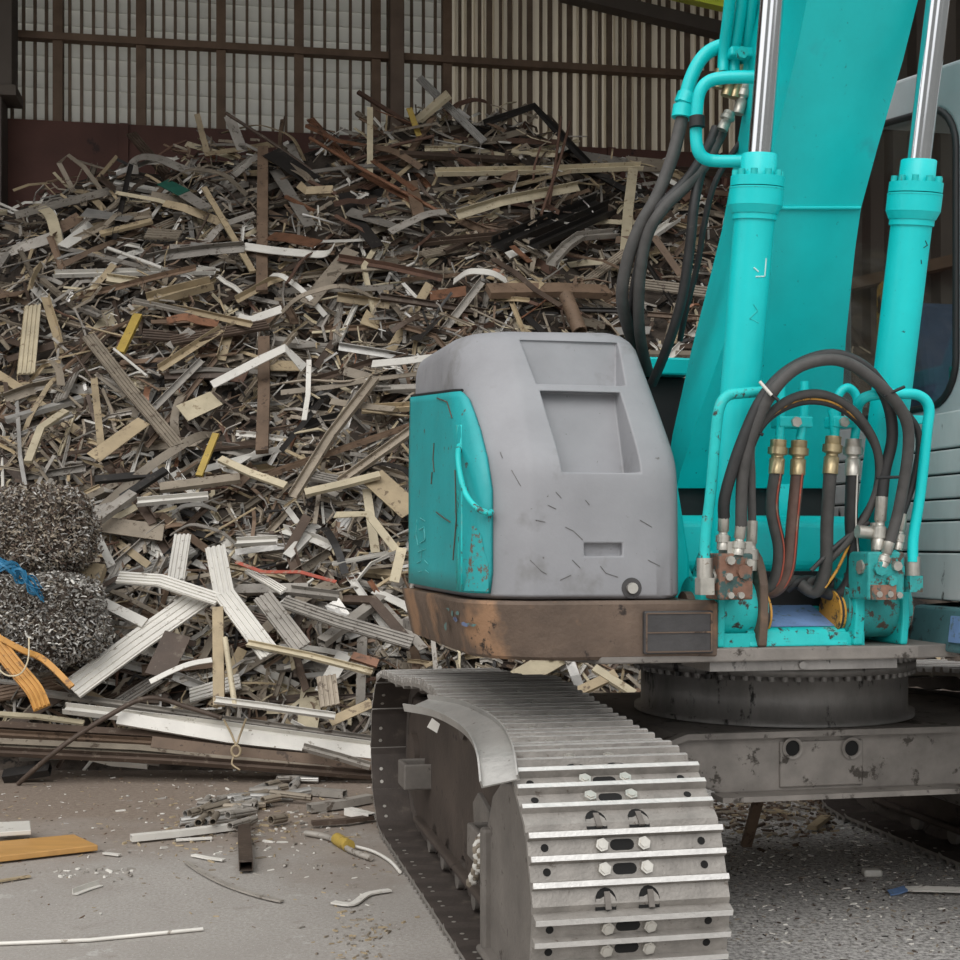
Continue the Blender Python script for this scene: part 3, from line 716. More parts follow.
# ---- boom cylinders
def boom_cyl(foot, top, headpy, b0, b1, bcol, marks):
    def ax(py):
        t = (foot[1]-py)/(foot[1]-top[1]); return L(foot[0]+(top[0]-foot[0])*t, py, b0+(b1-b0)*t)
    root = empty('boom_cylinder', ax(foot[1])); root.parent = exc; o0 = ax(foot[1])
    d = (ax(top[1])-o0); D_ = d.normalized()
    def at(py): return D_*((ax(py)-o0).length if py <= foot[1] else -(ax(py)-o0).length)
    mb = MB(); r = .072
    mb.tube([at(foot[1]), at(foot[1]-40), at(headpy+62), at(headpy+58), at(headpy+52)], [r*.99, r, r, r*1.0, r*1.0], 'turquoise_paint', 28); mb.tube([at(headpy+60), at(headpy+54)], [r*1.09, r*1.09], 'turquoise_paint', 28); bar = mb.build('cylinder_barrel', root)
    mb = MB(); mb.tube([at(headpy+54), at(headpy+46)], [r*1.14, r*1.31], 'turquoise_paint', 32); mb.tube([at(headpy+46), at(headpy+28)], [r*1.32, r*1.32], 'turquoise_paint', 32); mb.tube([at(headpy+27), at(headpy+17)], [r*1.30, r*1.30], 'turquoise_paint', 32)
    mb.tube([at(headpy+30), at(headpy+29.2)], [r*1.335, r*1.335], 'worn_turquoise_paint', 32)
    mb.tube([at(headpy+17), at(headpy+16), at(headpy-5), at(headpy-6)], [r*.9, r*.88, r*.86, r*.8], 'turquoise_paint', 28); hd = mb.build('cylinder_head', root)
    ref = D_.orthogonal().normalized(); w_ = D_.cross(ref)
    for k in range(10):
        mb = MB(); t = 2*math.pi*(k+.3)/10; c = ref*math.cos(t)*r*1.10+w_*math.sin(t)*r*1.10
        mb.cyl(at(headpy+17)+c, at(headpy+11)+c, .012, 'worn_turquoise_paint', 6); mb.build('head_bolt', root)
    mb = MB(); mb.cyl(at(headpy-4), at(-250), .041, 'chrome_rod', 64); mb.build('cylinder_rod', root)
    mb = MB(); mb.cyl(V((-.13, 0, 0)), V((.13, 0, 0)), .115, bcol, 28); mb.cyl(V((-.16, 0, 0)), V((.16, 0, 0)), .06, 'rusty_steel', 20); mb.build('foot_eye', root)
    return root, at, r, D_, bar
cyl1, at1, r1, D1, bar1 = boom_cyl((723, 607), (772, 0), 160, .80, .425, 'worn_turquoise_paint', None)
cyl2, at2, r2, D2, bar2 = boom_cyl((866, 607), (938, 0), 166, .80, .356, 'block_teal', None)
# white stencil marks and scuffs on the left barrel
def barrel_mark(at, pys, dx, w_, m, bar, name):
    mb = MB()
    for (py0, x0), (py1, x1) in zip(pys[:-1], pys[1:]):
        p = at(py0)+V((x0*.0045, -math.sqrt(max(0, .0735**2-(x0*.0045)**2)), 0)); q = at(py1)+V((x1*.0045, -math.sqrt(max(0, .0735**2-(x1*.0045)**2)), 0)); mb.tube([p, q], w_, m, 4)
    mb.build(name, bar)
barrel_mark(at1, [(262,6),(280,6),(281,-2)], 0, .003, 'white_paint_mark', bar1, 'stencil_mark')
barrel_mark(at1, [(272,-4),(276,0)], 0, .003, 'white_paint_mark', bar1, 'stencil_mark')
barrel_mark(at1, [(308,-2),(314,2),(322,-4),(326,4)], 0, .0025, 'worn_turquoise_paint', bar1, 'scuff')
barrel_mark(at2, [(245,5),(249,8),(252,4)], 0, .002, 'seal_black', bar2, 'stencil_mark')
barrel_mark(at2, [(264,3),(268,4)], 0, .002, 'seal_black', bar2, 'stencil_mark')
# foot brackets: rounded plates with shims
def foot_plate(px, w_, m, ztop=1.70, b_=.80, shim=None):
    a = L(px, 610, b_).x; mb = MB()
    pts = [V((a, .68, zp1)), V((a, 1.02, zp1)), V((a, 1.02, 1.52))]+[V((a, b_+.14*math.cos(t), 1.39+.17*math.sin(t)*1.2)) for t in [math.pi*k/10 for k in range(1, 10)]]+[V((a, .665, 1.33))]
    mb.prism(pts, (w_, 0, 0), m); o = bevel(mb.build('foot_bracket', exc), .008)
    if shim:
        mb = MB(); 
        for i, m_ in enumerate(('yellow_shim', 'black_rubber', 'yellow_shim')): mb.cyl((a+shim+.011*i, b_-.02, 1.345), (a+shim+.011*i+.008, b_-.02, 1.345), .085-.004*i, m_, 28)
        mb.build('shim_ring', o)
foot_plate(745, .035, 'rusty_steel', shim=.036); foot_plate(704, .03, 'worn_turquoise_paint')
foot_plate(838, .04, 'worn_turquoise_paint', shim=-.045); foot_plate(884, .03, 'worn_turquoise_paint')
# ---- hydraulic lines in front of the boom (traced through their own depths b)
def Z2(pts, b0, b1=None):
    n = len(pts); out = []
    for i, q in enumerate(pts):
        b_ = b0 if b1 is None else b0+(b1-b0)*i/(n-1)
        if len(q) == 3: b_ = q[2]
        out.append(L(660+q[0]/2.91, 330+q[1]/2.91, b_))
    return out
def hose(pts, r, m, name='hydraulic_hose', n=6, parent=None):
    mb = MB(); mb.tube(smooth_path(pts, n), r*(.88 if 'rubber' in m else .92), m, 10); return mb.build(name, parent or exc)
def fitting(parent, p0, p1, m='zinc_fitting', r=.02, sleeve=True):
    mb = MB(); d = p1-p0
    mb.tube([p0, p0+d*.45, p0+d*.46, p0+d*.55, p0+d*.56, p1], [r, r, r*.8, r*.8, r*1.05, r*1.05], m, 12); mb.cyl(p0+d*.58, p0+d*.78, r*1.3, m, 6)
    return mb.build('hose_fitting', parent)
B = .56
h = hose(Z2([(186,545,.58),(190,480,.55),(235,335,.50),(300,195,.46),(385,110,.44),(500,72,.44),(600,112,.46),(660,205,.50),(676,310,.54),(655,410,.57),(646,495,.58)], B), .024, 'black_rubber')
p = Z2([(186,540),(182,640)], .58); fitting(h, *p); p = Z2([(646,485),(634,640)], .58); fitting(h, *p, r=.022)
h = hose(Z2([(236,570,.56),(243,400,.52),(283,262,.47),(350,152,.42),(430,97,.40),(535,92,.40),(640,162,.42),(712,252,.46),(722,350,.50),(695,520,.54),(662,640,.56)], B), .024, 'dusty_rubber')
p = Z2([(236,565),(226,655)], .56); fitting(h, *p); p = Z2([(668,618),(645,690)], .55); fitting(h, *p)
h = hose(Z2([(268,560,.60),(266,430,.58),(268,320,.55),(325,238,.50),(400,192,.48),(480,188,.48),(560,232,.50),(622,320,.54),(640,420,.58),(610,520,.62),(560,600,.66),(470,690,.72)], B), .017, 'dusty_rubber')
p = Z2([(268,555),(264,700)], .60); fitting(h, *p)
h = hose(Z2([(230,480,.60),(255,370,.57),(305,268,.53),(400,212,.50),(500,216,.50),(582,272,.53),(632,360,.56),(625,480,.62),(560,590,.68),(480,690,.75),(455,740,.8)], B), .015, 'black_rubber')
mb = MB(); mb.tube(smooth_path(Z2([(305,264,.515),(400,206,.485),(500,210,.485),(582,266,.515)], B)), .004, 'yellow_shim', 6); mb.build('yellow_sleeve', h); mb = MB(); mb.tube(smooth_path(Z2([(560,600,.66),(520,690,.7),(480,750,.72)], B)), .006, 'yellow_shim', 6); mb.build('yellow_sleeve', h)
h = hose(Z2([(620,120,.46),(690,210,.48),(752,300,.52),(742,420,.56),(705,540,.58)], B), .015, 'black_rubber')
p = Z2([(705,535),(690,640)], .58); fitting(h, *p)
h = hose(Z2([(440,700,.7),(500,640,.68),(560,590,.66),(610,560,.62)], B), .010, 'black_rubber')
# four hoses dropping from the boom's pipe clamps
def stripe(h, pts, col, r_, dx):
    mb = MB(); q = [p+V((dx, -r_*.95, 0)) for p in smooth_path(pts)]; mb.tube(q, .0035, col, 5); mb.build('printed_stripe', h)
for pts, m, top, mf, st in (([(338,415),(326,520),(348,640),(332,735),(285,758)], 'dusty_rubber', (345,320), 'brass_fitting', 'scrap_red'), ([(400,418),(386,560),(374,690),(345,752),(300,766)], 'brown_rubber', (405,322), 'brass_fitting', 'scrap_red'),
        ([(495,415),(486,560),(482,690),(455,762),(410,742)], 'dusty_rubber', (505,310), 'brass_fitting', None), ([(560,420),(556,560),(562,690),(525,768),(470,760)], 'black_rubber', (563,318), 'zinc_fitting', 'scrap_white')):
    P_ = Z2(pts, .62, .80); h = hose(P_, .027, m)
    q = Z2([(pts[0][0], pts[0][1]+4), top], .62); fitting(h, q[0], q[1], mf, .028)
    if st: stripe(h, P_, st[6:] if False else {'scrap_red':'red','scrap_white':'white'}[st], .027, .006)
for x0, x1, y in ((342,440,268), (498,562,268)):
    p, q = Z2([(x0, y-17), (x1, y+17)], .64); mb = MB(); mb.box((p.x, .62, q.z), (q.x, .70, p.z), 'turquoise_paint'); cl = bevel(mb.build('pipe_clamp', exc), .006)
    c = Z2([((x0+x1)/2+4, y)], .62)[0]; mb = MB(); mb.cyl(c, c+V((0,-.012,0)), .02, 'zinc_fitting', 6); mb.build('clamp_bolt', cl)
for pts in ([(348,320),(352,262),(352,225),(352,160)], [(408,320),(418,262),(420,222),(420,150)], [(508,312),(512,250),(520,190),(545,168),(570,190),(575,240),(566,320)], [(508,300),(506,260),(500,230)]):
    hose(Z2(pts, .64), .018, 'turquoise_paint', 'hydraulic_pipe')
# welded guard rails
for pts in ([(318,178,.52),(240,184,.50),(196,192,.50),(172,230,.50),(160,330,.52),(148,470,.55),(132,600,.58),(130,680,.58)], [(568,262,.60),(578,215,.55),(610,192,.52),(690,186,.50),(752,190,.50),(782,225,.50),(776,300,.51),(758,470,.54),(738,600,.56),(735,675,.56)]):
    h = hose(Z2(pts, .5), .021, 'worn_turquoise_paint' if pts[0][0] < 400 else 'turquoise_paint', 'guard_pipe')
    e = Z2([pts[-1][:2]], .57)[0]; mb = MB(); mb.cyl(e+V((0,0,.02)), e-V((0,0,.05)), .028, 'zinc_fitting', 6); mb.box(tuple(e+V((-.026,-.026,-.11))), tuple(e+V((.026,.026,-.05))), 'block_teal' if pts[0][0] > 400 else 'zinc_fitting'); mb.build('pipe_elbow', h)
for px0, px1, py in ((185,300,262), (600,755,262)):
    p, q = Z2([(px0, py-14), (px1, py+14)], .70); mb = MB(); mb.box((p.x, .66, q.z), (q.x, .68, p.z), 'turquoise_paint'); bevel(mb.build('pipe_strap', exc), .004)
# cable ties round the hose bundles
for (x0, y0), (x1, y1) in (((250,285),(300,305)), ((290,150),(325,190)), ((630,430),(695,428)), ((650,192),(712,165)), ((315,180),(345,205))):
    mb = MB(); mb.tube(Z2([(x0,y0,.42 if y0 < 250 else .5),(x1,y1,.40 if y0 < 250 else .49)], .45), .006, 'seal_black' if (x0, y0) != (290,150) else 'white', 6); mb.build('cable_tie', exc)
# valve blocks
def block(x0, y0, x1, y1, b0, b1, m, fits, rot=0):
    p, q = Z2([(x0, y0), (x1, y1)], b0); mb = MB(); mb.box((p.x, b0, q.z), (q.x, b1, p.z), m); bl = bevel(mb.build('valve_block', exc), .008)
    w_ = q.x-p.x; h_ = p.z-q.z
    for u, v, r_ in fits: mb = MB(); mb.cyl(V((p.x+w_*u, b0+.002, p.z-h_*v)), V((p.x+w_*u, b0-.018, p.z-h_*v)), r_, 'zinc_fitting' if r_ < .02 else m, 8); mb.build('block_plug', bl)
    return bl
bl = block(172,650,272,785,.55,.68,'rust_block',((.3,.15,.016),(.7,.4,.026),(.25,.5,.014),(.3,.9,.012),(.6,.9,.012),(.85,.2,.014)))
mb = MB(); p, q = Z2([(190,640),(262,660)], .58); mb.box((p.x,.56,p.z-.05),(q.x,.64,p.z+.03), 'zinc_fitting'); mb.cyl(*Z2([(150,720),(172,718)], .6), .03, 'zinc_fitting', 6); mb.build('block_union', bl)
bl = block(606,645,712,785,.55,.70,'block_teal',((.3,.35,.026),(.75,.3,.018),(.6,.6,.02),(.25,.88,.012),(.55,.88,.012),(.8,.9,.012)))
mb = MB(); p, q = Z2([(620,742),(690,785)], .53); mb.box((p.x,.535,q.z),(q.x,.56,p.z), 'rust_block'); mb.cyl(*Z2([(574,586),(632,592)], .6), .024, 'zinc_fitting', 12); mb.cyl(*Z2([(632,560),(636,650)], .6), .026, 'zinc_fitting', 6); mb.cyl(*Z2([(580,690),(606,690)], .6), .028, 'zinc_fitting', 6); mb.build('block_union', bl)
# dark nest of hoses under the cover panel
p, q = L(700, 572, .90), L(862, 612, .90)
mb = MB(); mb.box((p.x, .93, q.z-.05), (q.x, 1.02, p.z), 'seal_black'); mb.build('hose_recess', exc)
for k in range(5):
    x = 330+k*38; hose(Z2([(x,752,.84),(x+30,735,.82),(x+70,728,.84),(x+110,745,.88)], .84), .022, 'black_rubber' if k % 2 else 'dusty_rubber')
# ---- hoses beside the boom, with pipes and step loop above
def pipe(pts, r, m, name, n=6):
    return hose([L(*p) for p in pts], r, m, name, n)
for pts, r in (([(682,118,.98),(673,155,.98),(657,196,1.0),(640,226,1.03),(627,262,1.08),(622,298,1.15),(629,330,1.3),(642,365,1.5)], .029), ([(722,132,1.0),(700,172,.98),(664,208,.97),(646,240,1.02),(639,290,1.1),(640,335,1.25),(648,372,1.45)], .026),
        ([(712,140,.99),(690,176,.98),(664,203,.98),(650,222,1.04),(640,262,1.12),(634,300,1.2),(638,340,1.35)], .024), ([(716,128,1.0),(702,168,.98),(694,205,.97),(690,245,1.0),(682,298,1.08),(668,345,1.2),(652,384,1.35)], .023), ([(742,140,1.02),(716,180,1.02),(704,225,1.05),(698,262,1.1),(686,310,1.2),(680,340,1.3)], .014)):
    pipe(pts, r, 'dusty_rubber' if r > .025 else 'black_rubber', 'hydraulic_hose', 8)
pipe([(683,117,.98),(686,96,.97),(692,76,.96),(702,58,.95),(716,48,.95),(735,44,.95)], .030, 'turquoise_paint', 'hydraulic_pipe')
mb = MB(); a_, b_ = L(684,104,.975), L(688,94,.972); mb.cyl(a_, b_, .040, 'turquoise_paint', 6); a_, b_ = L(682,118,.98), L(684,106,.977); mb.cyl(a_, b_, .042, 'turquoise_paint', 16); mb.build('pipe_nut', exc)
for x0, x1 in ((722,730),(733,742),(745,752),(757,768)):
    t_ = pipe([(x0+1,72,.93),(x0+2,50,.92),(x1,0,.80),(x1+10,-110,.55)], .024, 'turquoise_paint', 'hydraulic_pipe')
for x, y0, y1, x2 in ((721,70,88,717), (733,74,96,726), (741,66,98,734), (746,84,114,738), (730,112,130,722)):
    p0, p1 = L(x, y0, .94), L(x2, y1, .95); fitting(exc, p1, p0, 'brass_fitting' if x % 2 else 'zinc_fitting', .022)
p, q = L(728, 48, .90), L(758, 60, .90); mb = MB(); mb.box((p.x, .87, q.z), (q.x, .97, p.z), 'turquoise_paint'); c = L(741, 54, .87); cl = bevel(mb.build('pipe_clamp', exc), .008)
mb = MB(); mb.cyl(c, c+V((0,-.02,0)), .024, 'worn_turquoise_paint', 6); mb.build('clamp_bolt', cl)
pipe([(772,78,.72),(745,77,.76),(722,78,.80),(708,82,.82),(700,92,.83),(697,110,.84),(696,135,.85),(698,150,.85),(704,158,.85),(716,161,.84),(745,161,.78)], .026, 'turquoise_paint', 'step_loop', 5)
p = L(697,122,.83); mb = MB(); mb.cyl(p+V((0,0,.02)), p-V((0,0,.02)), .029, 'seal_black', 16); mb.build('step_marking', exc)

# ---- cab beside the boom
aC = 1.85
def C(px, py): # on the cab's inner side plane a = aC
    k = (px-CX)/F; b_ = (aC*(CT-ST*k)-OY*k+OX)/(CT*k+ST)
    w_ = M2W(aC, b_, 0); return V((aC, b_, CH-(py-HY)/F*w_.y))
cab = empty('cab', (aC, 1.2, zp1)); cab.parent = exc; cab['category'] = ''; del cab['category']
OFF = -V((aC, 1.2, zp1))
def cpart(mb, name, parent=None):
    mb.v = [p+OFF for p in mb.v]; return mb.build(name, parent or cab)
zw = C(940, 405).z; zr = C(960, 74).z+.03; bf_, br_ = .46, 1.72
zl = C(930, 600).z
# side frame with a rounded window opening, extruded across the wall's thickness
def rrect(b0, z0, b1, z1, r, n=6):
    out = []
    for cx_, cz, a0 in ((b1-r, z0+r, -90), (b1-r, z1-r, 0), (b0+r, z1-r, 90), (b0+r, z0+r, 180)):
        for k in range(n+1):
            t = math.radians(a0+90*k/n); out.append((cx_+r*math.cos(t), cz+r*math.sin(t)))
    return out
def rise(q): return [(b_, z+(max(0, b_-.5)*.17 if z > zw+.4 else 0)) for b_, z in q]
outer = rise(rrect(bf_, zw-.16, br_, zr, .22)); inner = rise(rrect(bf_+.24, zw, br_-.05, zr-.17, .17)); n = len(outer)
mb = MB()
vs = [V((aC, b_, z)) for b_, z in outer]+[V((aC, b_, z)) for b_, z in inner]+[V((aC+.09, b_, z)) for b_, z in outer]+[V((aC+.09, b_, z)) for b_, z in inner]
fs = []
for i in range(n):
    j = (i+1) % n; fs += [(i, j, n+j, n+i), (2*n+i, 3*n+i, 3*n+j, 2*n+j), (i, 2*n+i, 2*n+j, j), (n+i, n+j, 3*n+j, 3*n+i)]
mb.add(vs, fs, 'cab_grey'); cfm = cpart(mb, 'side_frame'); bevel(cfm, .02, 3, 50)
mb = MB(); path = [V((aC-.004, b_, z)) for b_, z in inner]; path.append(path[0]); mb.tube(path, .014, 'seal_black', 8); cpart(mb, 'window_seal')
mb = MB(); mb.prism([V((aC+.03, b_, z)) for b_, z in inner], (.006, 0, 0), 'tinted_glass'); cpart(mb, 'window_glass')
mb = MB()
vs = [p+V((.92, 0, 0)) for p in vs]; mb.add(vs, fs, 'cab_grey'); cpart(mb, 'far_side_frame')
mb = MB(); mb.prism([V((aC+.97, b_, z)) for b_, z in inner], (.006, 0, 0), 'tinted_glass'); cpart(mb, 'window_glass')
fo = rrect(aC+.02, zl, aC+1.0, zr-.02, .08); fi = rrect(aC+.10, zl+.08, aC+.92, zr-.14, .08); m_ = len(fo)
mb = MB(); v4 = [V((a, bf_+.10+e, z)) for e in (0, .06) for q in (fo, fi) for a, z in q]; f4 = []
for i in range(m_):
    k = (i+1) % m_; f4 += [(i, k, m_+k, m_+i), (2*m_+i, 3*m_+i, 3*m_+k, 2*m_+k), (i, 2*m_+i, 2*m_+k, k), (m_+i, m_+k, 3*m_+k, 3*m_+i)]
mb.add(v4, f4, 'cab_grey'); cpart(mb, 'front_frame')
mb = MB(); mb.prism([V((a, bf_+.13, z)) for a, z in fi], (0, .006, 0), 'tinted_glass'); cpart(mb, 'windscreen')
mb = MB()   # roof, rear and far side of the cab
mb.hexa([V((aC+.09,bf_+.1,zr-.10)), V((aC+1,bf_+.1,zr-.10)), V((aC+1,br_,zr+.10)), V((aC+.09,br_,zr+.10)), V((aC+.09,bf_+.1,zr-.01)), V((aC+1,bf_+.1,zr-.01)), V((aC+1,br_,zr+.19)), V((aC+.09,br_,zr+.19))], 'cab_grey'); mb.box((aC+.09, br_-.06, zl), (aC+1.0, br_, zw+.1), 'cab_interior'); mb.box((aC+.94, bf_+.1, zl), (aC+1.0, br_, zw), 'cab_interior');  mb.box((aC+.09, bf_+.1, zl), (aC+1.0, br_, zl+.06), 'cab_interior')
bevel(cpart(mb, 'cab_shell'), .02)
p, q = C(905, 292), C(962, 405)
mb = MB(); sb = [(.72,zw-.25),(1.30,zw-.25),(1.32,zw+.05),(1.40,zw+.42),(1.36,zw+.50),(1.22,zw+.48),(1.14,zw+.10),(.74,zw-.08)]
mb.prism([V((aC+.14, b_+.0, z)) for b_, z in sb], (.5, 0, 0), 'seat_navy'); bevel(cpart(mb, 'operator_seat'), .05, 3)
mb = MB(); mb.box((aC+.12, .60, zw-.3), (aC+.22, .95, zw+.17), 'block_teal'); mb.tube([V((aC+.17,.70,zw+.15)), V((aC+.17,.68,zw+.30))], .012, 'seal_black', 8); mb.tube([V((aC+.17,.68,zw+.28)), V((aC+.17,.68,zw+.34))], .028, 'seal_black', 12); bevel(cpart(mb, 'control_console'), .02)
mb = MB(); mb.box((aC+.10, 1.38, zw+.32), (aC+.2, 1.5, zw+.62), 'scrap_y' if False else 'yellow_shim'); bevel(cpart(mb, 'hanging_rag'), .04, 3)
# lower side panels with horizontal seams
mb = MB(); zs = [C(930, y).z for y in (414, 451, 476, 500, 521, 552, 600)]; z0 = zs[0]
for za, zb2 in zip(zs[:-1], zs[1:]): mb.box((aC-.006, .30, zb2+.004), (aC+.06, 2.0, za-.004), 'louvre_grey')
mb.box((aC+.02, .32, zs[-1]), (aC+.08, 2.0, zs[0]), 'seal_black'); bevel(cpart(mb, 'lower_side_panel'), .006)
q0, q1 = C(906, 606), C(906, 655)
mb = MB(); mb.hexa([V((aC-.06,.10,zp1-.03)), V((2.9,.10,zp1-.03)), V((2.9,1.6,zp1-.03)), V((aC-.06,.95,zp1-.03)), V((aC-.03,.10,zl-.02)), V((2.9,.10,zl-.02)), V((2.9,1.6,zl-.02)), V((aC-.03,.95,zl-.02))], 'cab_base_paint'); cbm = bevel(cpart(mb, 'cab_base'), .012)
mb = MB(); mb.hexa([V((aC-.064,.12,zp1+.01)), V((aC-.05,.12,zp1+.01)), V((aC-.05,.66,zp1+.01)), V((aC-.064,.66,zp1+.01)), V((aC-.052,.12,zl-.05)), V((aC-.04,.12,zl-.05)), V((aC-.04,.66,zl-.05)), V((aC-.052,.66,zl-.05))], 'blue_faded_paint'); cpart(mb, 'paint_patch', cbm)
# ================================================================== THE SCRAP HEAP
RT = [(-400,260),(-150,240),(0,222),(60,200),(130,178),(200,160),(300,158),(400,132),(440,122),(530,128),(590,172),(660,182),(720,200),(800,260),(900,380),(1100,520)]
YT, YR = 9.25, 14.0
def ridge_py(px):
    for (a, b_), (c, d_) in zip(RT[:-1], RT[1:]):
        if a <= px <= c: return b_+(d_-b_)*(px-a)/(c-a)
    return RT[0][1] if px < RT[0][0] else RT[-1][1]
def heap_z(X, Y):
    px = CX+X/YR*F; H = CH-(ridge_py(px)-HY)/F*YR
    t = (Y-YT)/(YR-YT)
    if t <= 0: return -.05
    s_ = t**.88 if t < 1 else 1-.5*(t-1)**2*4
    nz_ = noise.noise(V((X*.9, Y*.9, 3.1)))*.28+noise.noise(V((X*2.3, Y*2.3, 7.7)))*.12
    return max(-.05, H*s_+nz_*min(1, t*5))
def heap_d(px, py):
    y = 8.8
    while y < 14.3:
        p = P(px, py, y)
        if p.z <= heap_z(p.x, y): return y
        y += .02
    return 13.9
NH = V((0, -.74, .67))
mb = MB(); nx, ny = 130, 70
gx = [-9.5+15.2*i/nx for i in range(nx+1)]; gy = [9.2+5.6*j/ny for j in range(ny+1)]
mb.add([V((min(x, 3.35+(16.4-y)*.5), min(y, 14.7+.158*(x+5.2)), heap_z(x, y))) for y in gy for x in gx], [(j*(nx+1)+i, j*(nx+1)+i+1, (j+1)*(nx+1)+i+1, (j+1)*(nx+1)+i) for j in range(ny) for i in range(nx)], 'heap_core', True)
tag(mb.build('scrap_heap'), 'dark compacted mass of scrap forming the bottom of the big heap', 'scrap heap', kind='stuff')

# ---- cross sections
def prof(kind, w):
    h = w/2; t = max(.004, w*.07)
    if kind == 'strip': return [(-h,-.004),(h,-.004),(h,.004),(-h,.004)]
    if kind == 'bar': return [(-h,-h*.45),(h,-h*.45),(h,h*.45),(-h,h*.45)]
    if kind == 'channel': return [(-h,-h*.55),(h,-h*.55),(h,h*.55),(h-t,h*.55),(h-t,-h*.55+t),(-h+t,-h*.55+t),(-h+t,h*.55),(-h,h*.55)]
    if kind == 'angle': return [(-h,-h*.5),(h,-h*.5),(h,-h*.5+t),(-h+t,-h*.5+t),(-h+t,h*1.1),(-h,h*1.1)]
    if kind == 'tube': return [(-h,-h*.7),(h,-h*.7),(h,h*.7),(-h,h*.7),(-h,-h*.69),(-h+t,-h*.69),(-h+t,h*.7-t),(h-t,h*.7-t),(h-t,-h*.7+t),(-h+t*1.02,-h*.7+t)]
    if kind == 'rod':
        return [(h*math.cos(2*math.pi*k/7), h*math.sin(2*math.pi*k/7)) for k in range(7)]
    if kind == 'pipe':
        o_ = [(h*math.cos(2*math.pi*k/14), h*math.sin(2*math.pi*k/14)) for k in range(14)]; i_ = [(x*.78, y*.78) for x, y in o_]
        return o_+[o_[0]]+[i_[0]]+i_[:0:-1]
    if kind == 'ribbed':
        up = []; n_ = 4
        for k in range(n_):
            x0 = -h+2*h*k/n_; e = 2*h/n_; up += [(x0, .014), (x0+e*.55, .014), (x0+e*.62, .004), (x0+e*.93, .004)]
        return [(-h,-.006),(h,-.006),(h,.014)]+up[::-1]
    if kind == 'ibeam':
        q = h*.6
        return [(-h,-q),(h,-q),(h,-q+t),(t/2,-q+t),(t/2,q-t),(h,q-t),(h,q),(-h,q),(-h,q-t),(-t/2,q-t),(-t/2,-q+t),(-h,-q+t)]
def piece(name, path, kind, w, colour, up=NH, twist=0.0, curve=False, parent=None):
    mb = MB(); pts = smooth_path(path, 6) if curve else path
    if len(pts) == 2: pts = [pts[0], pts[0].lerp(pts[1], .5), pts[1]]
    mb.sweep(prof(kind, w), pts, up, colour if colour in MATS else colour, kind in ('rod', 'pipe'), twist)
    return mb.build(name, parent, recenter=True)
GRP = 'metal scrap pieces in the heap'
used = set()
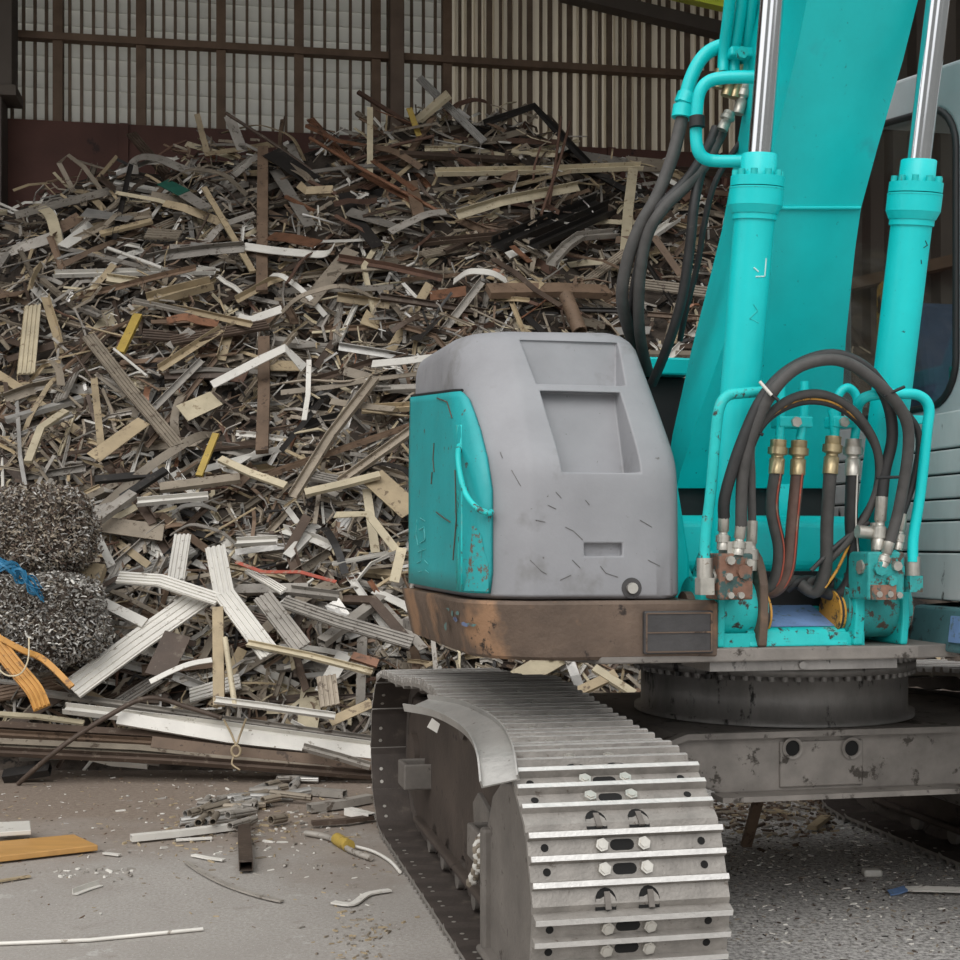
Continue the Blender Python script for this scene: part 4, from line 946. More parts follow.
# hero pieces traced one by one: name, label, category, colour, section, width px, points, lift off the heap, curved
HER = [
('scrap_strip','pale strip standing upright against the brown wall, the one nearer the bale','scrap strip','tan','strip',6,[(197,114),(201,130),(208,156)],.15,0),
('scrap_strip','wide pale strip propped upright against the brown wall above the brown board','scrap strip','grey','strip',11,[(229,116),(243,152)],.15,0),
('scrap_rod','long thin dark rod slanting above the black plate at the crest','scrap rod','dark brown','rod',3.5,[(226,113),(268,140),(314,172)],.3,0),
('scrap_plate','flat black plate lying at the crest beside the long thin rod','scrap plate','black','strip',21,[(271,152),(312,180)],.45,0),
('scrap_board','tall dark brown board standing upright in the upper heap','scrap board','brown','bar',11,[(263,148),(262,292)],.34,0),
('scrap_ribbon','tan strip bent into a tall pointed loop at the bale end of the crest','scrap ribbon','taupe','strip',5,[(74,192),(59,163),(68,155),(84,167),(98,186),(106,198)],.2,0),
('scrap_strip','tan strip rising out of the crest beside the bent loop','scrap strip','tan','strip',6,[(95,182),(117,156)],.25,0),
('scrap_ribbon','broad pale ribbon with a rolled end curling over the crest','scrap ribbon','grey','strip',11,[(133,174),(134,162),(143,157),(160,159),(176,166),(192,172)],.3,1),
('scrap_sheet','dark green sheet scrap near the crest','scrap sheet','green','strip',14,[(163,182),(184,193)],.5,0),
('scrap_sheet','pale grey sheet piece lying just under the dark green sheet','scrap sheet','grey','strip',13,[(183,193),(206,208)],.5,0),
('scrap_rod','thin white rod poking out at the bale end of the crest','scrap rod','white','rod',3,[(-6,201),(28,216)],.3,0),
('scrap_ribbon','wide pale strip curling down like a hook at the bale end','scrap ribbon','cream','strip',11,[(29,214),(40,208),(50,215),(55,230),(58,246)],.35,1),
('perforated_strip','grey perforated strip running down from the hooked pale strip','perforated strip','grey','strip',7,[(57,247),(100,256),(146,268)],.35,0),
('scrap_strip','long bent pale strip above the tan bar','scrap strip','taupe','angle',6,[(62,247),(118,219),(152,215)],.3,0),
('scrap_bar','tan bar lying below the long bent pale strip','scrap bar','tan','bar',7,[(100,234),(152,221)],.33,0),
('scrap_bar','short bright white bar slanting above the long white bar','scrap bar','white','rod',4,[(108,248),(162,268)],.38,0),
('scrap_channel','long white bar lying almost level across the upper heap','scrap channel','white','channel',8,[(54,274),(130,272),(215,271)],.36,0),
('scrap_ribbon','grey-white ribbon sweeping up toward the tall dark brown board','scrap ribbon','grey','strip',9,[(170,247),(190,247),(207,241),(222,226),(255,214)],.38,1),
('scrap_ribbon','white curved band lying level in front of the tall dark brown board','scrap ribbon','white','strip',12,[(243,246),(270,250),(300,253),(325,254),(333,247)],.48,1),
('scrap_sheet','copper coloured sheet end above the white curved band','scrap sheet','copper','strip',16,[(270,236),(290,238),(318,244)],.36,0),
('scrap_ribbon','small white curl folded over in the middle of the heap','scrap ribbon','white','strip',12,[(238,317),(250,320),(262,316),(282,309)],.42,1),
('scrap_board','dark brown board standing upright below the small white curl','scrap board','brown','bar',12,[(264,338),(264,396),(262,452)],.40,0),
('scrap_channel','white bar bent once, crossing the lower dark brown board','scrap channel','white','strip',11,[(212,385),(262,359),(285,348),(304,368)],.46,0),
('scrap_strip','narrow white strip standing upright beside the bent white bar','scrap strip','white','strip',5,[(309,360),(308,395),(304,420)],.45,0),
('scrap_channel','long taupe bar leaning steeply toward the tank cover','scrap channel','taupe','channel',10,[(293,496),(330,436),(375,378)],.45,0),
('scrap_channel','thick taupe bar ending against the turquoise door','scrap channel','taupe','channel',9,[(340,482),(412,430)],.4,0),
('scrap_strip','broad pale bar below the thick taupe bar by the turquoise door','scrap strip','cream','bar',9,[(305,493),(345,484),(380,475)],.45,0),
('scrap_strip','cream strip with a bright edge in the middle of the lower heap','scrap strip','cream','bar',8,[(220,459),(250,473),(286,486)],.4,0),
('scrap_bar','short yellowish bar standing in the lower heap above the ribbed panels','scrap bar','yellow','bar',7,[(199,476),(216,434)],.45,0),
('scrap_channel','long double-grooved strip diving down the heap beside the tan plate','scrap channel','taupe','ribbed',14,[(88,336),(130,390),(177,446)],.42,0),
('scrap_plate','flat tan plate leaning at the foot of the double-grooved strip','scrap plate','tan','strip',19,[(93,458),(144,421)],.45,0),
('scrap_strip','tan strip standing beside the tan plate','scrap strip','tan','strip',7,[(94,378),(101,445)],.4,0),
('scrap_strip','pale strip bent like an elbow above the bale','scrap strip','cream','bar',8,[(28,462),(41,428),(66,411)],.42,0),
('scrap_plank','broad cream plank standing upright above the bale','scrap plank','cream','ribbed',17,[(33,306),(26,374)],.45,0),
('scrap_bar','mustard yellow bar leaning in the upper heap','scrap bar','yellow','bar',9,[(138,315),(120,353)],.45,0),
('scrap_rod','thin shiny white rod just below the mustard yellow bar','scrap rod','white','rod',3,[(114,349),(147,376)],.5,0),
('scrap_sheet','grey fluted sheet piece under the crest ribbon','scrap sheet','taupe','ribbed',17,[(146,234),(180,236)],.35,0),
('scrap_plate','small pale plate lying beside the mustard yellow bar','scrap plate','grey','strip',11,[(169,347),(192,330)],.42,0),
('scrap_strip','long taupe strip rising from the small pale plate','scrap strip','tan','angle',7,[(160,369),(222,329)],.42,0),
('scrap_sheet','orange-brown curved sheet above the small pale plate','scrap sheet','copper','strip',11,[(167,321),(185,317),(200,321),(218,324)],.42,1),
('scrap_trough','tan folded trough sheet below the long white bar','scrap trough','tan','channel',15,[(148,300),(180,291),(212,283)],.4,0),
('scrap_bar','reddish rusty bar lying level high in front of the engine hoses','scrap bar','rust','angle',6,[(338,258),(390,267),(442,279)],.42,0),
('scrap_plate','broad taupe plate leaning below the white curved band','scrap plate','taupe','strip',17,[(307,304),(352,250)],.36,0),
('scrap_strip','broad grey strip slanting beside the tall dark brown board','scrap strip','grey','strip',12,[(275,170),(310,226)],.36,0),
('scrap_strip','narrow tan strip crossing in front of the grey-white ribbon','scrap strip','tan','bar',6,[(204,188),(230,232),(253,272)],.46,0),
('scrap_plate','jagged black strip in the upper heap past the white curved band','scrap plate','black','strip',13,[(344,193),(358,222),(378,247)],.38,0),
('scrap_board','short rusty board standing near the crest by the copper rods','scrap board','brown','bar',12,[(411,183),(419,217)],.36,0),
('scrap_strip','pale strip standing bolt upright at the crest','scrap strip','cream','bar',6,[(370,108),(370,180)],.3,0),
('scrap_bar','pale bar jutting up from the highest point of the heap','scrap bar','cream','bar',10,[(414,124),(449,94)],.2,0),
('scrap_strip','short yellowish strip at the highest point of the heap','scrap strip','yellow','strip',6,[(409,108),(419,136)],.25,0),
('scrap_channel','white bar poking out beside the top of the grey tank cover','scrap channel','white','strip',11,[(372,364),(405,361),(436,357)],.45,0),
('scrap_ribbon','grey ribbon bending over in the upper heap above the tank cover','scrap ribbon','grey','strip',10,[(390,232),(410,222),(428,214),(446,212)],.4,1),
('scrap_angle','black bent angle iron peaking above the crest','scrap angle','black','angle',6,[(484,124),(534,107),(560,135),(588,164)],.25,0),
('scrap_channel','long cream rail lying level below the black bent angle iron','scrap channel','cream','channel',9,[(436,172),(540,170),(642,166)],.4,0),
('scrap_bar','cream slotted bar standing upright by the engine hoses','scrap bar','cream','bar',10,[(633,170),(628,212),(625,254)],.45,0),
('scrap_channel','thick black channel slanting in the upper heap toward the hoses','scrap channel','black','channel',17,[(498,244),(602,200)],.42,0),
('scrap_channel','second black channel lying just below the thick one','scrap channel','black','channel',11,[(534,245),(612,210)],.45,0),
('scrap_channel','grey channel bent like an arch near the hoses','scrap channel','grey','channel',10,[(551,263),(566,246),(580,236),(616,233)],.5,0),
('scrap_channel','pale channel sticking out behind the hoses','scrap channel','white','channel',8,[(648,238),(682,215)],.45,0),
('scrap_plate','broad brown-grey plate lying level above the tank cover','scrap plate','brown','bar',16,[(488,291),(560,290),(608,292)],.45,0),
('scrap_sheet','copper-tan sheet corner beside the broad brown-grey plate','scrap sheet','copper','strip',15,[(430,296),(466,291)],.45,0),
('scrap_rod','thin rusty rod standing above the thick black channel','scrap rod','rust','rod',3,[(549,205),(556,160),(561,117)],.5,0),
('scrap_rod','thin rusty rod bending across the long cream rail','scrap rod','rust','rod',3,[(541,215),(560,160),(570,122)],.52,0),
('scrap_pipe','brown pipe stub leaning just above the tank cover','scrap pipe','brown','pipe',15,[(580,332),(566,296)],.5,0),
('scrap_rod','long copper coloured rod slanting under the crest','scrap rod','copper','rod',4,[(310,138),(360,168),(440,212)],.34,0),
('scrap_rod','dark rod crossing the long copper coloured rod','scrap rod','rust','rod',3.5,[(350,162),(395,145),(434,136)],.4,0),
('scrap_strip','bright copper strip under the crossing rods','scrap strip','copper','angle',6,[(360,172),(420,205)],.38,0),
('scrap_strip','short copper strip beside the rusty board at the crest','scrap strip','copper','strip',6,[(372,160),(415,190)],.42,0),
('scrap_strip','small copper scrap below the grey arch channel','scrap strip','copper','strip',6,[(512,246),(530,262)],.5,0),
# lower heap, above the floor bundle
('ribbed_panel','wide white ribbed panel sloping up from the bundle beside the bale','ribbed panel','white','ribbed',27,[(72,690),(140,640),(206,594)],.55,0),
('ribbed_panel','curved white ribbed panel lying across the top of the wide one','ribbed panel','white','ribbed',15,[(118,578),(160,581),(218,600)],.65,0),
('ribbed_panel','short white ribbed panel standing upright behind the curved one','ribbed panel','white','ribbed',17,[(176,580),(183,535)],.55,0),
('ribbed_panel','big white ribbed panel folded at the middle in the lower heap','ribbed panel','white','ribbed',21,[(215,547),(224,594),(270,655)],.68,0),
('ribbed_panel','pale ribbed panel leaning beside the big folded one','ribbed panel','grey','ribbed',20,[(262,596),(302,648)],.62,0),
('ribbed_panel','long grey ribbed bar running behind the track to the pile foot','ribbed panel','grey','ribbed',15,[(283,602),(340,622),(412,643)],.6,0),
('scrap_bar','long pale flat bar below the grey ribbed bar','scrap bar','cream','channel',7,[(247,643),(310,656),(372,672)],.72,0),
('scrap_post','short tan post standing upright behind the bundle','scrap post','tan','bar',11,[(218,608),(219,706)],.68,0),
('scrap_post','thin speckled post standing beside the tan post','scrap post','cream','rod',6,[(225,638),(235,706)],.72,0),
('scrap_plate','dark brown plate leaning on the wide ribbed panel','scrap plate','dark brown','strip',28,[(158,676),(178,634)],.72,0),
('scrap_plate','tan plate leaning on the lower bale','scrap plate','tan','bar',23,[(79,609),(95,566)],.75,0),
('scrap_strip','white strip standing beside the tan plate by the bale','scrap strip','white','strip',8,[(98,538),(112,566)],.6,0),
('scrap_strip','white flat bar running under the wide ribbed panel','scrap strip','white','bar',11,[(92,598),(145,624)],.55,0),
('scrap_strip','white curved strip sweeping over the dark brown plate','scrap strip','white','strip',6,[(150,682),(170,672),(190,664),(212,660)],.75,1),
('scrap_channel','short white channel lying above the folded ribbed panel','scrap channel','white','channel',9,[(236,542),(277,540)],.5,0),
('scrap_strip','strip with red tape lying above the leaning pale ribbed panel','scrap strip','red','strip',4,[(236,562),(262,572),(300,572),(336,582)],.7,0),
('scrap_channel','white grooved strip below the red taped strip','scrap channel','white','ribbed',9,[(248,570),(284,592)],.6,0),
('scrap_channel','greenish-grey channel lying below the red taped strip','scrap channel','grey','channel',10,[(290,590),(338,596)],.62,0),
('scrap_plate','tan triangular plate by the turquoise door','scrap plate','tan','strip',26,[(372,476),(412,512)],.36,0),
('scrap_strip','pale bent strip below the broad pale bar by the turquoise door','scrap strip','cream','strip',9,[(335,515),(368,514),(396,550)],.45,0),
('scrap_strip','cream strip standing beside the turquoise door base','scrap strip','cream','strip',10,[(402,548),(394,582)],.45,0),
('scrap_bar','white bar lying level above the ribbed panels','scrap bar','white','channel',9,[(137,502),(208,496)],.5,0),
('scrap_channel','pale angle leaning above the white level bar','scrap channel','grey','tube',10,[(95,522),(133,494)],.5,0),
('scrap_bar','black bar leaning behind the pale angle','scrap bar','black','bar',9,[(122,498),(166,470)],.48,0),
('scrap_bar','long taupe board lying level above the white level bar','scrap bar','taupe','bar',11,[(160,488),(240,478)],.45,0),
('scrap_bar','black bar lying level over the lower bale','scrap bar','black','bar',9,[(95,480),(150,475)],.42,0),
('orange_sheet','bent orange sheet metal folded at the foot of the bale','orange sheet','orange','ribbed',17,[(-8,638),(14,666),(34,690),(42,708)],1.08,1),
('orange_strip','orange-brown strip arching from the bale to the bundle','orange strip','orange','bar',6,[(-8,634),(22,650),(44,660),(72,687)],1.08,1),
('scrap_plank','brown timber-like bar poking out under the tank cover beyond the track','scrap plank','tan','bar',10,[(574,694),(616,674)],.3,0),
('scrap_plank','tan bar crossing the brown bar beyond the track','scrap plank','cream','bar',9,[(594,668),(634,694)],.32,0),
('scrap_channel','white bar lying at the end of the bundle by the track','scrap channel','white','channel',7,[(215,700),(270,707),(335,716)],.75,0),
('scrap_plank','tan wedge leaning on the bundle beside the track','scrap plank','tan','strip',11,[(330,722),(372,703)],.62,0),
('scrap_plate','pale fluted sheet standing behind the bundle','scrap plate','taupe','ribbed',20,[(326,676),(330,706)],.62,0),
('scrap_strip','copper-orange strip lying at the far end of the track','scrap strip','copper','bar',9,[(352,656),(378,664)],.5,0),
]
LM = []
for name, label, cat, col, kind, wpx, pts, lift, curved in HER:
    W_ = []
    for px, py in pts:
        d_ = heap_d(px, py)-lift-.08; W_.append(P(px, py, d_))
    dm = sum(p.y for p in W_)/len(W_)
    # keep the piece stiff: pull inner depth steps to a straight run
    n_ = len(W_)
    for i in range(1, n_-1):
        d_ = W_[0].y+(W_[-1].y-W_[0].y)*i/(n_-1); W_[i] = P(*pts[i], d_)
    o = piece(name, W_, kind, wpx*dm/F, col, NH, R.uniform(-.15,.15) if not curved else 0, curved)
    tag(o, label, cat, GRP); used.add(label)
    LM.append((sum(p[0] for p in pts)/n_, sum(p[1] for p in pts)/n_, label))
# ---- the other countable pieces
MARKS = [((173,187),'dark green sheet'),((290,250),'white curved band'),((128,333),'mustard yellow bar'),((29,340),'broad cream plank'),((291,166),'black plate at the crest'),((118,438),'flat tan plate'),((258,360),'bent white bar'),((262,200),'tall dark brown board'),((535,130),'black bent angle iron'),((628,212),'cream slotted bar'),((550,222),'thick black channel'),((572,314),'brown pipe stub'),((45,500),'upper shredded bale'),((140,640),'wide white ribbed panel'),((395,470),'turquoise tank door'),((219,655),'short tan post'),((207,455),'short yellowish bar'),((390,268),'reddish rusty bar'),((370,145),'bolt upright pale strip'),((134,272),'long white bar'),((150,160),'rolled pale crest ribbon'),((240,590),'big folded ribbed panel'),((334,436),'steep taupe bar'),((433,110),'topmost pale bar'),((345,625),'long grey ribbed bar'),((45,225),'hooked pale strip'),((264,420),'lower dark brown board'),((130,390),'double-grooved strip'),((600,680),'track beyond the tank cover')]
SHAPES = {'strip': ('scrap_strip','flat strip','scrap strip'), 'channel': ('scrap_channel','channel','scrap channel'), 'angle': ('scrap_angle','angle bar','scrap angle'), 'tube': ('scrap_tube','square tube','scrap tube'), 'rod': ('scrap_rod','thin rod','scrap rod'), 'curl': ('scrap_ribbon','curled ribbon','scrap ribbon'), 'plate': ('scrap_plate','plate scrap','scrap plate'), 'kink': ('scrap_strip','kinked strip','scrap strip'), 'ribbed': ('ribbed_panel','ribbed offcut','ribbed panel')}
PICK = ['strip']*26+['channel']*20+['angle']*14+['tube']*8+['rod']*10+['curl']*7+['plate']*9+['kink']*10+['ribbed']*8
CPICK = ['taupe']*34+['grey']*24+['dark brown']*14+['brown']*13+['tan']*14+['cream']*7+['white']*8+['silver']*7+['black']*7+['rust']*3+['copper']*1
def rank_depth(): pass
count = 0; tries = 0
TARGET = 900
cells = {}
while count < TARGET and tries < 20000:
    tries += 1
    px = R.uniform(-45, 715); py = R.uniform(100, 714)
    if py < ridge_py(px)-8: continue
    if 435 < px < 662 and 350 < py < 655: continue
    if px > 372 and py > 690: continue
    if px > 640 and py > 380: continue
    if px < 100 and 490 < py < 690: continue
    key = (int(px//24), int(py//24))
    if cells.get(key, 0) >= 3: continue
    shp = R.choice(PICK); col = R.choice(CPICK)
    if 330 < px < 450 and 120 < py < 210 and R.random() < .3: col = R.choice(['copper', 'rust', 'brown'])
    if px > 440 and R.random() < .3: col = R.choice(['dark brown', 'black', 'brown', 'rust'])
    if py > 540 and R.random() < .25: col = R.choice(['white', 'grey', 'silver'])
    ln = R.choice([('short', .24, .42), ('medium-length', .42, .68), ('medium-length', .42, .68), ('long', .7, 1.35), ('long', .7, 1.2)])
    length = R.uniform(ln[1], ln[2]); d0 = heap_d(px, py)
    ang = R.uniform(-90, 90) if R.random() < .72 else R.gauss(0, 30)
    while ang > 90: ang -= 180
    while ang < -90: ang += 180
    lean = 'lying level' if abs(ang) < 18 else ('standing steeply' if abs(ang) > 66 else ('rising toward the excavator' if ang > 0 else 'dipping toward the excavator'))
    (mx_, my_), mk = min(MARKS, key=lambda q: math.hypot(q[0][0]-px, q[0][1]-py))
    rel = ('above' if py < my_-14 else 'below' if py > my_+14 else 'level with')
    label = f'{ln[0]} {col} {SHAPES[shp][1]} {lean} {rel} the {mk}'
    if label in used or len(label.split()) > 16: continue
    used.add(label); cells[key] = cells.get(key, 0)+1; count += 1
    c = P(px, py, d0); lift = R.uniform(.0, .27) if math.hypot(mx_-px, my_-py) > 26 else R.uniform(-.03, .05)
    t = (V((1, 0, 0))*math.cos(math.radians(ang))+V((0, .67, .74))*math.sin(math.radians(ang))+NH*R.uniform(-.28, .28)).normalized()
    c = c+NH*lift
    p0, p1 = c-t*(length/2), c+t*(length/2)
    for q in (p0, p1): q.z = max(q.z, .06)
    for q in (p0, p1): q.y = min(q.y, 14.45+.158*(q.x+5.2))
    up = (NH+V((R.uniform(-.6,.6), R.uniform(-.3,.3), R.uniform(-.6,.6)))).normalized()
    w_ = R.uniform(.03, .085); sd = t.cross(up).normalized()
    if shp == 'plate': w_ = R.uniform(.10, .19); p1 = p0.lerp(p1, .6)
    if shp == 'rod': w_ = R.uniform(.012, .024)
    if shp == 'ribbed': w_ = R.uniform(.08, .14)
    kind = {'curl': 'strip', 'plate': 'strip', 'kink': R.choice(['strip', 'angle', 'bar'])}.get(shp, shp); path = [p0, p1]; cv = False
    if shp == 'curl':
        bnd = R.uniform(.12, .3)*length; m_ = p0.lerp(p1, .5)+up*bnd; path = [p0, p0.lerp(m_, .55)+up*bnd*.3, m_, p1.lerp(m_, .5)+up*bnd*.35, p1]; cv = True
    elif shp == 'kink':
        f_ = R.uniform(.3, .7); path = [p0, p0.lerp(p1, f_)+sd*R.uniform(-.3,.3)*length+up*R.uniform(0,.15)*length, p1]
    elif shp == 'rod' and R.random() < .6:
        path = [p0, p0.lerp(p1, .35)+sd*R.uniform(-.12,.12)*length, p0.lerp(p1, .7)+sd*R.uniform(-.12,.12)*length, p1]; cv = True
    elif shp in ('strip', 'angle'):
        path = [p0, p0.lerp(p1, .33)+up*R.uniform(-.02,.05)*length, p0.lerp(p1, .66)+up*R.uniform(-.02,.05)*length, p1]
    o = piece(SHAPES[shp][0], path, kind, w_, col, up, R.uniform(-.5, .5) if shp in ('strip', 'kink', 'plate') else R.uniform(-.1,.1), cv)
    tag(o, label, SHAPES[shp][2], GRP)
# ---- the small stuff between them
mb = MB(); R3 = random.Random(11)
for k in range(9500):
    px = R3.uniform(-220, 980) if k % 4 == 0 else R3.uniform(-60, 730); py = R3.uniform(100, 760)
    if py < ridge_py(px)-6: continue
    if 440 < px < 655 and 360 < py < 640: continue
    if 660 < px < 730 and py > 400: continue
    d0 = heap_d(px, py); c = P(px, py, d0)+NH*R3.uniform(-.02, .20); c.z = max(c.z, .05)
    if c.x > 2.95+(16.4-c.y)*.5: continue
    a = R3.uniform(-math.pi/2, math.pi/2); t = (V((1,0,0))*math.cos(a)+V((0,.67,.74))*math.sin(a)+NH*R3.uniform(-.5,.5)).normalized()
    up = (NH+V((R3.uniform(-1,1), R3.uniform(-.6,.6), R3.uniform(-1,1)))).normalized(); w_ = R3.uniform(.008, .035); l_ = R3.uniform(.08, .42)
    sd = t.cross(up).normalized(); col = R3.choice(CPICK)
    pts = [c-t*l_/2, c+up*R3.uniform(-.03,.05)+sd*R3.uniform(-.05,.05)*(R3.random() < .5), c+t*l_/2]
    mb.sweep(prof('angle' if R3.random() < .35 else 'strip', w_), pts, up, col, False, R3.uniform(-.6,.6))
tag(mb.build('small_scrap'), 'tangle of small metal offcuts and shavings filling the big heap', 'small scrap', kind='stuff')
# ================================================================== BALES, BUNDLE, FLOOR
def bale(px0, py0, px1, py1, d, label, dark, seed, depth=.6):
    rr = random.Random(seed); lo = P(px0, py1, d); hi = P(px1, py0, d); cx_ = (lo.x+hi.x)/2; cz = (lo.z+hi.z)/2; hw = (hi.x-lo.x)/2; hh = (hi.z-lo.z)/2
    root = empty('shredded_metal_bale', (cx_, d+depth/2, lo.z)); tag(root, label, 'bale', 'shredded metal bales')
    c = V((0, 0, hh)); core = MB(); nu, nv = 26, 16; vs = []
    def sup(u, v, k=1.0):
        x, y, z = math.cos(v)*math.cos(u), math.cos(v)*math.sin(u), math.sin(v)
        s_ = (abs(x)**4+abs(y)**4+abs(z)**4)**(-.25)
        n_ = noise.noise(V((x*2.2+seed, y*2.2, z*2.2)))*.12
        return c+V((x*hw, y*depth/2, z*hh))*s_*(k+n_)
    for j in range(nv+1):
        for i in range(nu): vs.append(sup(2*math.pi*i/nu, -math.pi/2+math.pi*j/nv, .93))
    core.add(vs, [(j*nu+i, j*nu+(i+1) % nu, (j+1)*nu+(i+1) % nu, (j+1)*nu+i) for j in range(nv) for i in range(nu)], 'heap_core', True)
    core.build('bale_core', root)
    fl = MB()
    for k in range(9000):
        u = rr.uniform(math.pi*.95, math.pi*2.05) if rr.random() < .85 else rr.uniform(0, 2*math.pi); v = math.asin(rr.uniform(-1, 1)); p = sup(u, v, rr.uniform(.93, 1.03))
        a = V((rr.gauss(0,1), rr.gauss(0,1), rr.gauss(0,1))).normalized(); b_ = a.orthogonal().normalized(); e = a.cross(b_); l_ = rr.uniform(.007, .024); w_ = rr.uniform(.0025, .0075)
        m_ = rr.choice(['taupe','dark brown','taupe','grey','silver','dark brown'] if dark else ['grey','silver','silver','white','taupe','dark brown'])
        fl.add([p-a*l_-b_*w_, p-a*l_+b_*w_, p+b_*w_*1.3+e*l_*.3, p-b_*w_+e*l_*.3, p+a*l_+b_*w_*.5, p+a*l_-b_*w_*.6], [(0,1,2,3), (3,2,4,5)], m_)
    tag(fl.build('shreds', root), kind='stuff')
    return root
bale(-40, 574, 92, 668, 8.75, 'lower crushed bale of bright shredded metal above the orange sheet', False, 5, .6)
bale(-45, 486, 80, 576, 8.85, 'upper crushed bale of dull shredded metal at the side of the heap', True, 9, .7)
# blue strap tangle on the lower bale
mb = MB(); rr = random.Random(2)
for k in range(12):
    pts = [P(-6+q*9+rr.uniform(-5,5), 564+q*q*1.2+rr.uniform(-8,9), 8.72-rr.uniform(0,.06)) for q in range(6)]
    mb.sweep([(-.008,-.0015),(.008,-.0015),(.008,.0015),(-.008,.0015)], smooth_path(pts, 5), (0,-1,.3), 'blue', False, rr.uniform(0,2))
tag(mb.build('plastic_strap', recenter=True), 'tangled blue plastic strap caught between the two bales', 'strap')
mb = MB(); mb.tube(smooth_path([P(29,638,8.55),(P(28,660,8.5)),(P(20,674,8.48)),(P(6,675,8.5)),(P(-6,664,8.55))], 6), .006, 'cream', 6)
tag(mb.build('cord', recenter=True), 'thin pale cord hanging over the bent orange sheet', 'cord')
# ---- the long bundle lying along the foot of the heap
def long_piece(name, label, cat, pts, kind, wpx, col, d, up=(0,-.55,.83), grp='long profiles bundled along the foot of the heap'):
    W_ = []
    for px, py in pts:
        p = P(px, py, d)
        if p.z < .03: p = floor_at(px, py, .03)
        W_.append(p)
    return tag(piece(name, W_, kind, wpx*d/F, col, V(up)), label, cat, grp)
long_piece('aluminium_profile','grey profile on top of the bundle behind the white rails','profile',[(38,692),(200,716),(410,744)],'channel',7,'grey',9.05)
long_piece('aluminium_profile','long white rail on top of the bundle, set back from the brightest one','profile',[(64,708),(200,724),(410,752)],'channel',11,'white',8.92)
long_piece('aluminium_profile','brightest white rail along the front of the bundle','profile',[(118,718),(230,737),(410,757)],'bar',13,'white',8.84,(0,-.9,.4))
long_piece('aluminium_profile','thin pale rail at the bale end of the bundle','profile',[(-30,712),(40,717),(84,723)],'bar',6,'cream',8.92)
long_piece('aluminium_profile','dark brown profile directly under the thin pale rail','profile',[(-30,724),(150,735),(410,765)],'ibeam',9,'dark brown',8.88)
long_piece('aluminium_profile','grey-brown profile in the middle of the bundle stack','profile',[(-30,732),(150,742),(300,756)],'channel',8,'brown',8.84)
long_piece('aluminium_profile','warm brown profile showing below the brightest white rail','profile',[(152,742),(260,755),(410,768)],'bar',11,'brown',8.80,(0,-.95,.3))
long_piece('aluminium_profile','taupe profile low in the bundle stack','profile',[(-30,741),(140,749),(330,768)],'ibeam',8,'taupe',8.78)
long_piece('aluminium_profile','lowest dark profile of the bundle lying near the concrete','profile',[(-30,750),(180,760),(410,778)],'channel',9,'dark brown',8.72)
long_piece('aluminium_profile','pale flattened profile lying on the concrete under the bundle','profile',[(20,757),(90,754),(160,762)],'channel',8,'grey',8.9)
long_piece('aluminium_profile','short pale channel angled across the bundle end by the track','profile',[(303,747),(340,757),(370,766)],'channel',8,'grey',8.68)
long_piece('aluminium_profile','black box profile lying on the concrete at the bale end','profile',[(4,776),(50,769)],'tube',12,'black',8.75)
long_piece('aluminium_profile','white flattened tube on the concrete in front of the bundle','profile',[(88,756),(112,762),(148,765)],'tube',7,'white',8.9)
mb = MB(); mb.tube(smooth_path([P(224,720,8.86),P(231,733,8.74),P(236,744,8.68),P(240,735,8.72),P(246,719,8.84)], 6), .008, 'tan', 6)
c = [P(236+4.5*math.cos(t), 751+5.5*math.sin(t), 8.66) for t in [2*math.pi*k/14 for k in range(15)]]; mb.tube(c, .009, 'tan', 6); mb.tube(smooth_path([P(234,756,8.66),P(232,764,8.64),P(240,770,8.6)], 5), .006, 'tan', 6)
tag(mb.build('tie_wire', recenter=True), 'twisted tie wire looped round the white rails of the bundle', 'wire')
mb = MB(); mb.tube(smooth_path([floor_at(18,784,.01),P(60,748,8.55),P(105,718,8.72),P(148,698,8.85),P(190,708,8.9),P(222,718,8.88)], 6), [.017]*31, 'dark brown', 8)
tag(mb.build('cable', recenter=True), 'stiff dark cable rising from the concrete over the white rails', 'cable')
# ---- things lying about on the concrete
def fl_piece(name, label, cat, pts, kind, wpx, col, curve=False, h=.012, grp=None):
    W_ = [floor_at(px, py, h) for px, py in pts]; d = sum(p.y for p in W_)/len(W_)
    return tag(piece(name, W_, kind, wpx*d/F, col, V((0,0,1)), 0, curve), label, cat, grp)
fl_piece('flat_bar','long pale flat tube lying in front of the heap of cut tubes','bar',[(131,838),(180,833),(236,826)],'tube',9,'white',h=.03)
fl_piece('flat_bar','short white bar lying beside the long pale flat tube','bar',[(176,840),(212,838)],'strip',7,'white')
fl_piece('square_tube','dark square tube pointing out of the heap of cut tubes','tube',[(244,828),(246,866)],'tube',13,'dark brown',h=.04)
fl_piece('bent_strip','thin bent grey strip lying alone on the open concrete','strip',[(187,862),(205,874),(230,886),(260,896),(282,901)],'strip',6,'grey',True)
fl_piece('flat_bar','short pale sliver lying above the thin bent strip','bar',[(193,855),(208,858),(224,860)],'strip',6,'white')
fl_piece('bent_strip','pale curved strip lying beside the lower run of the track','strip',[(333,902),(352,904),(368,894),(390,890)],'strip',8,'white',True)
fl_piece('flat_bar','pale tube lying nearest the bundle beside the track','bar',[(309,808),(340,804),(370,798)],'tube',11,'grey',h=.035)
fl_piece('flat_bar','grey tube end lying between the heap of tubes and the bundle','bar',[(310,791),(345,794)],'tube',10,'grey',h=.03)
fl_piece('flat_bar','white tube lying against the track pads','bar',[(348,811),(372,817)],'tube',10,'white',h=.035)
fl_piece('flat_bar','dark bar lying below the pale tube beside the track','bar',[(312,823),(345,821),(372,817)],'bar',9,'dark brown',h=.03)
fl_piece('thin_rod','long thin pale rod lying across the nearest concrete','rod',[(-10,944),(90,940),(203,929)],'rod',4,'white',h=.01)
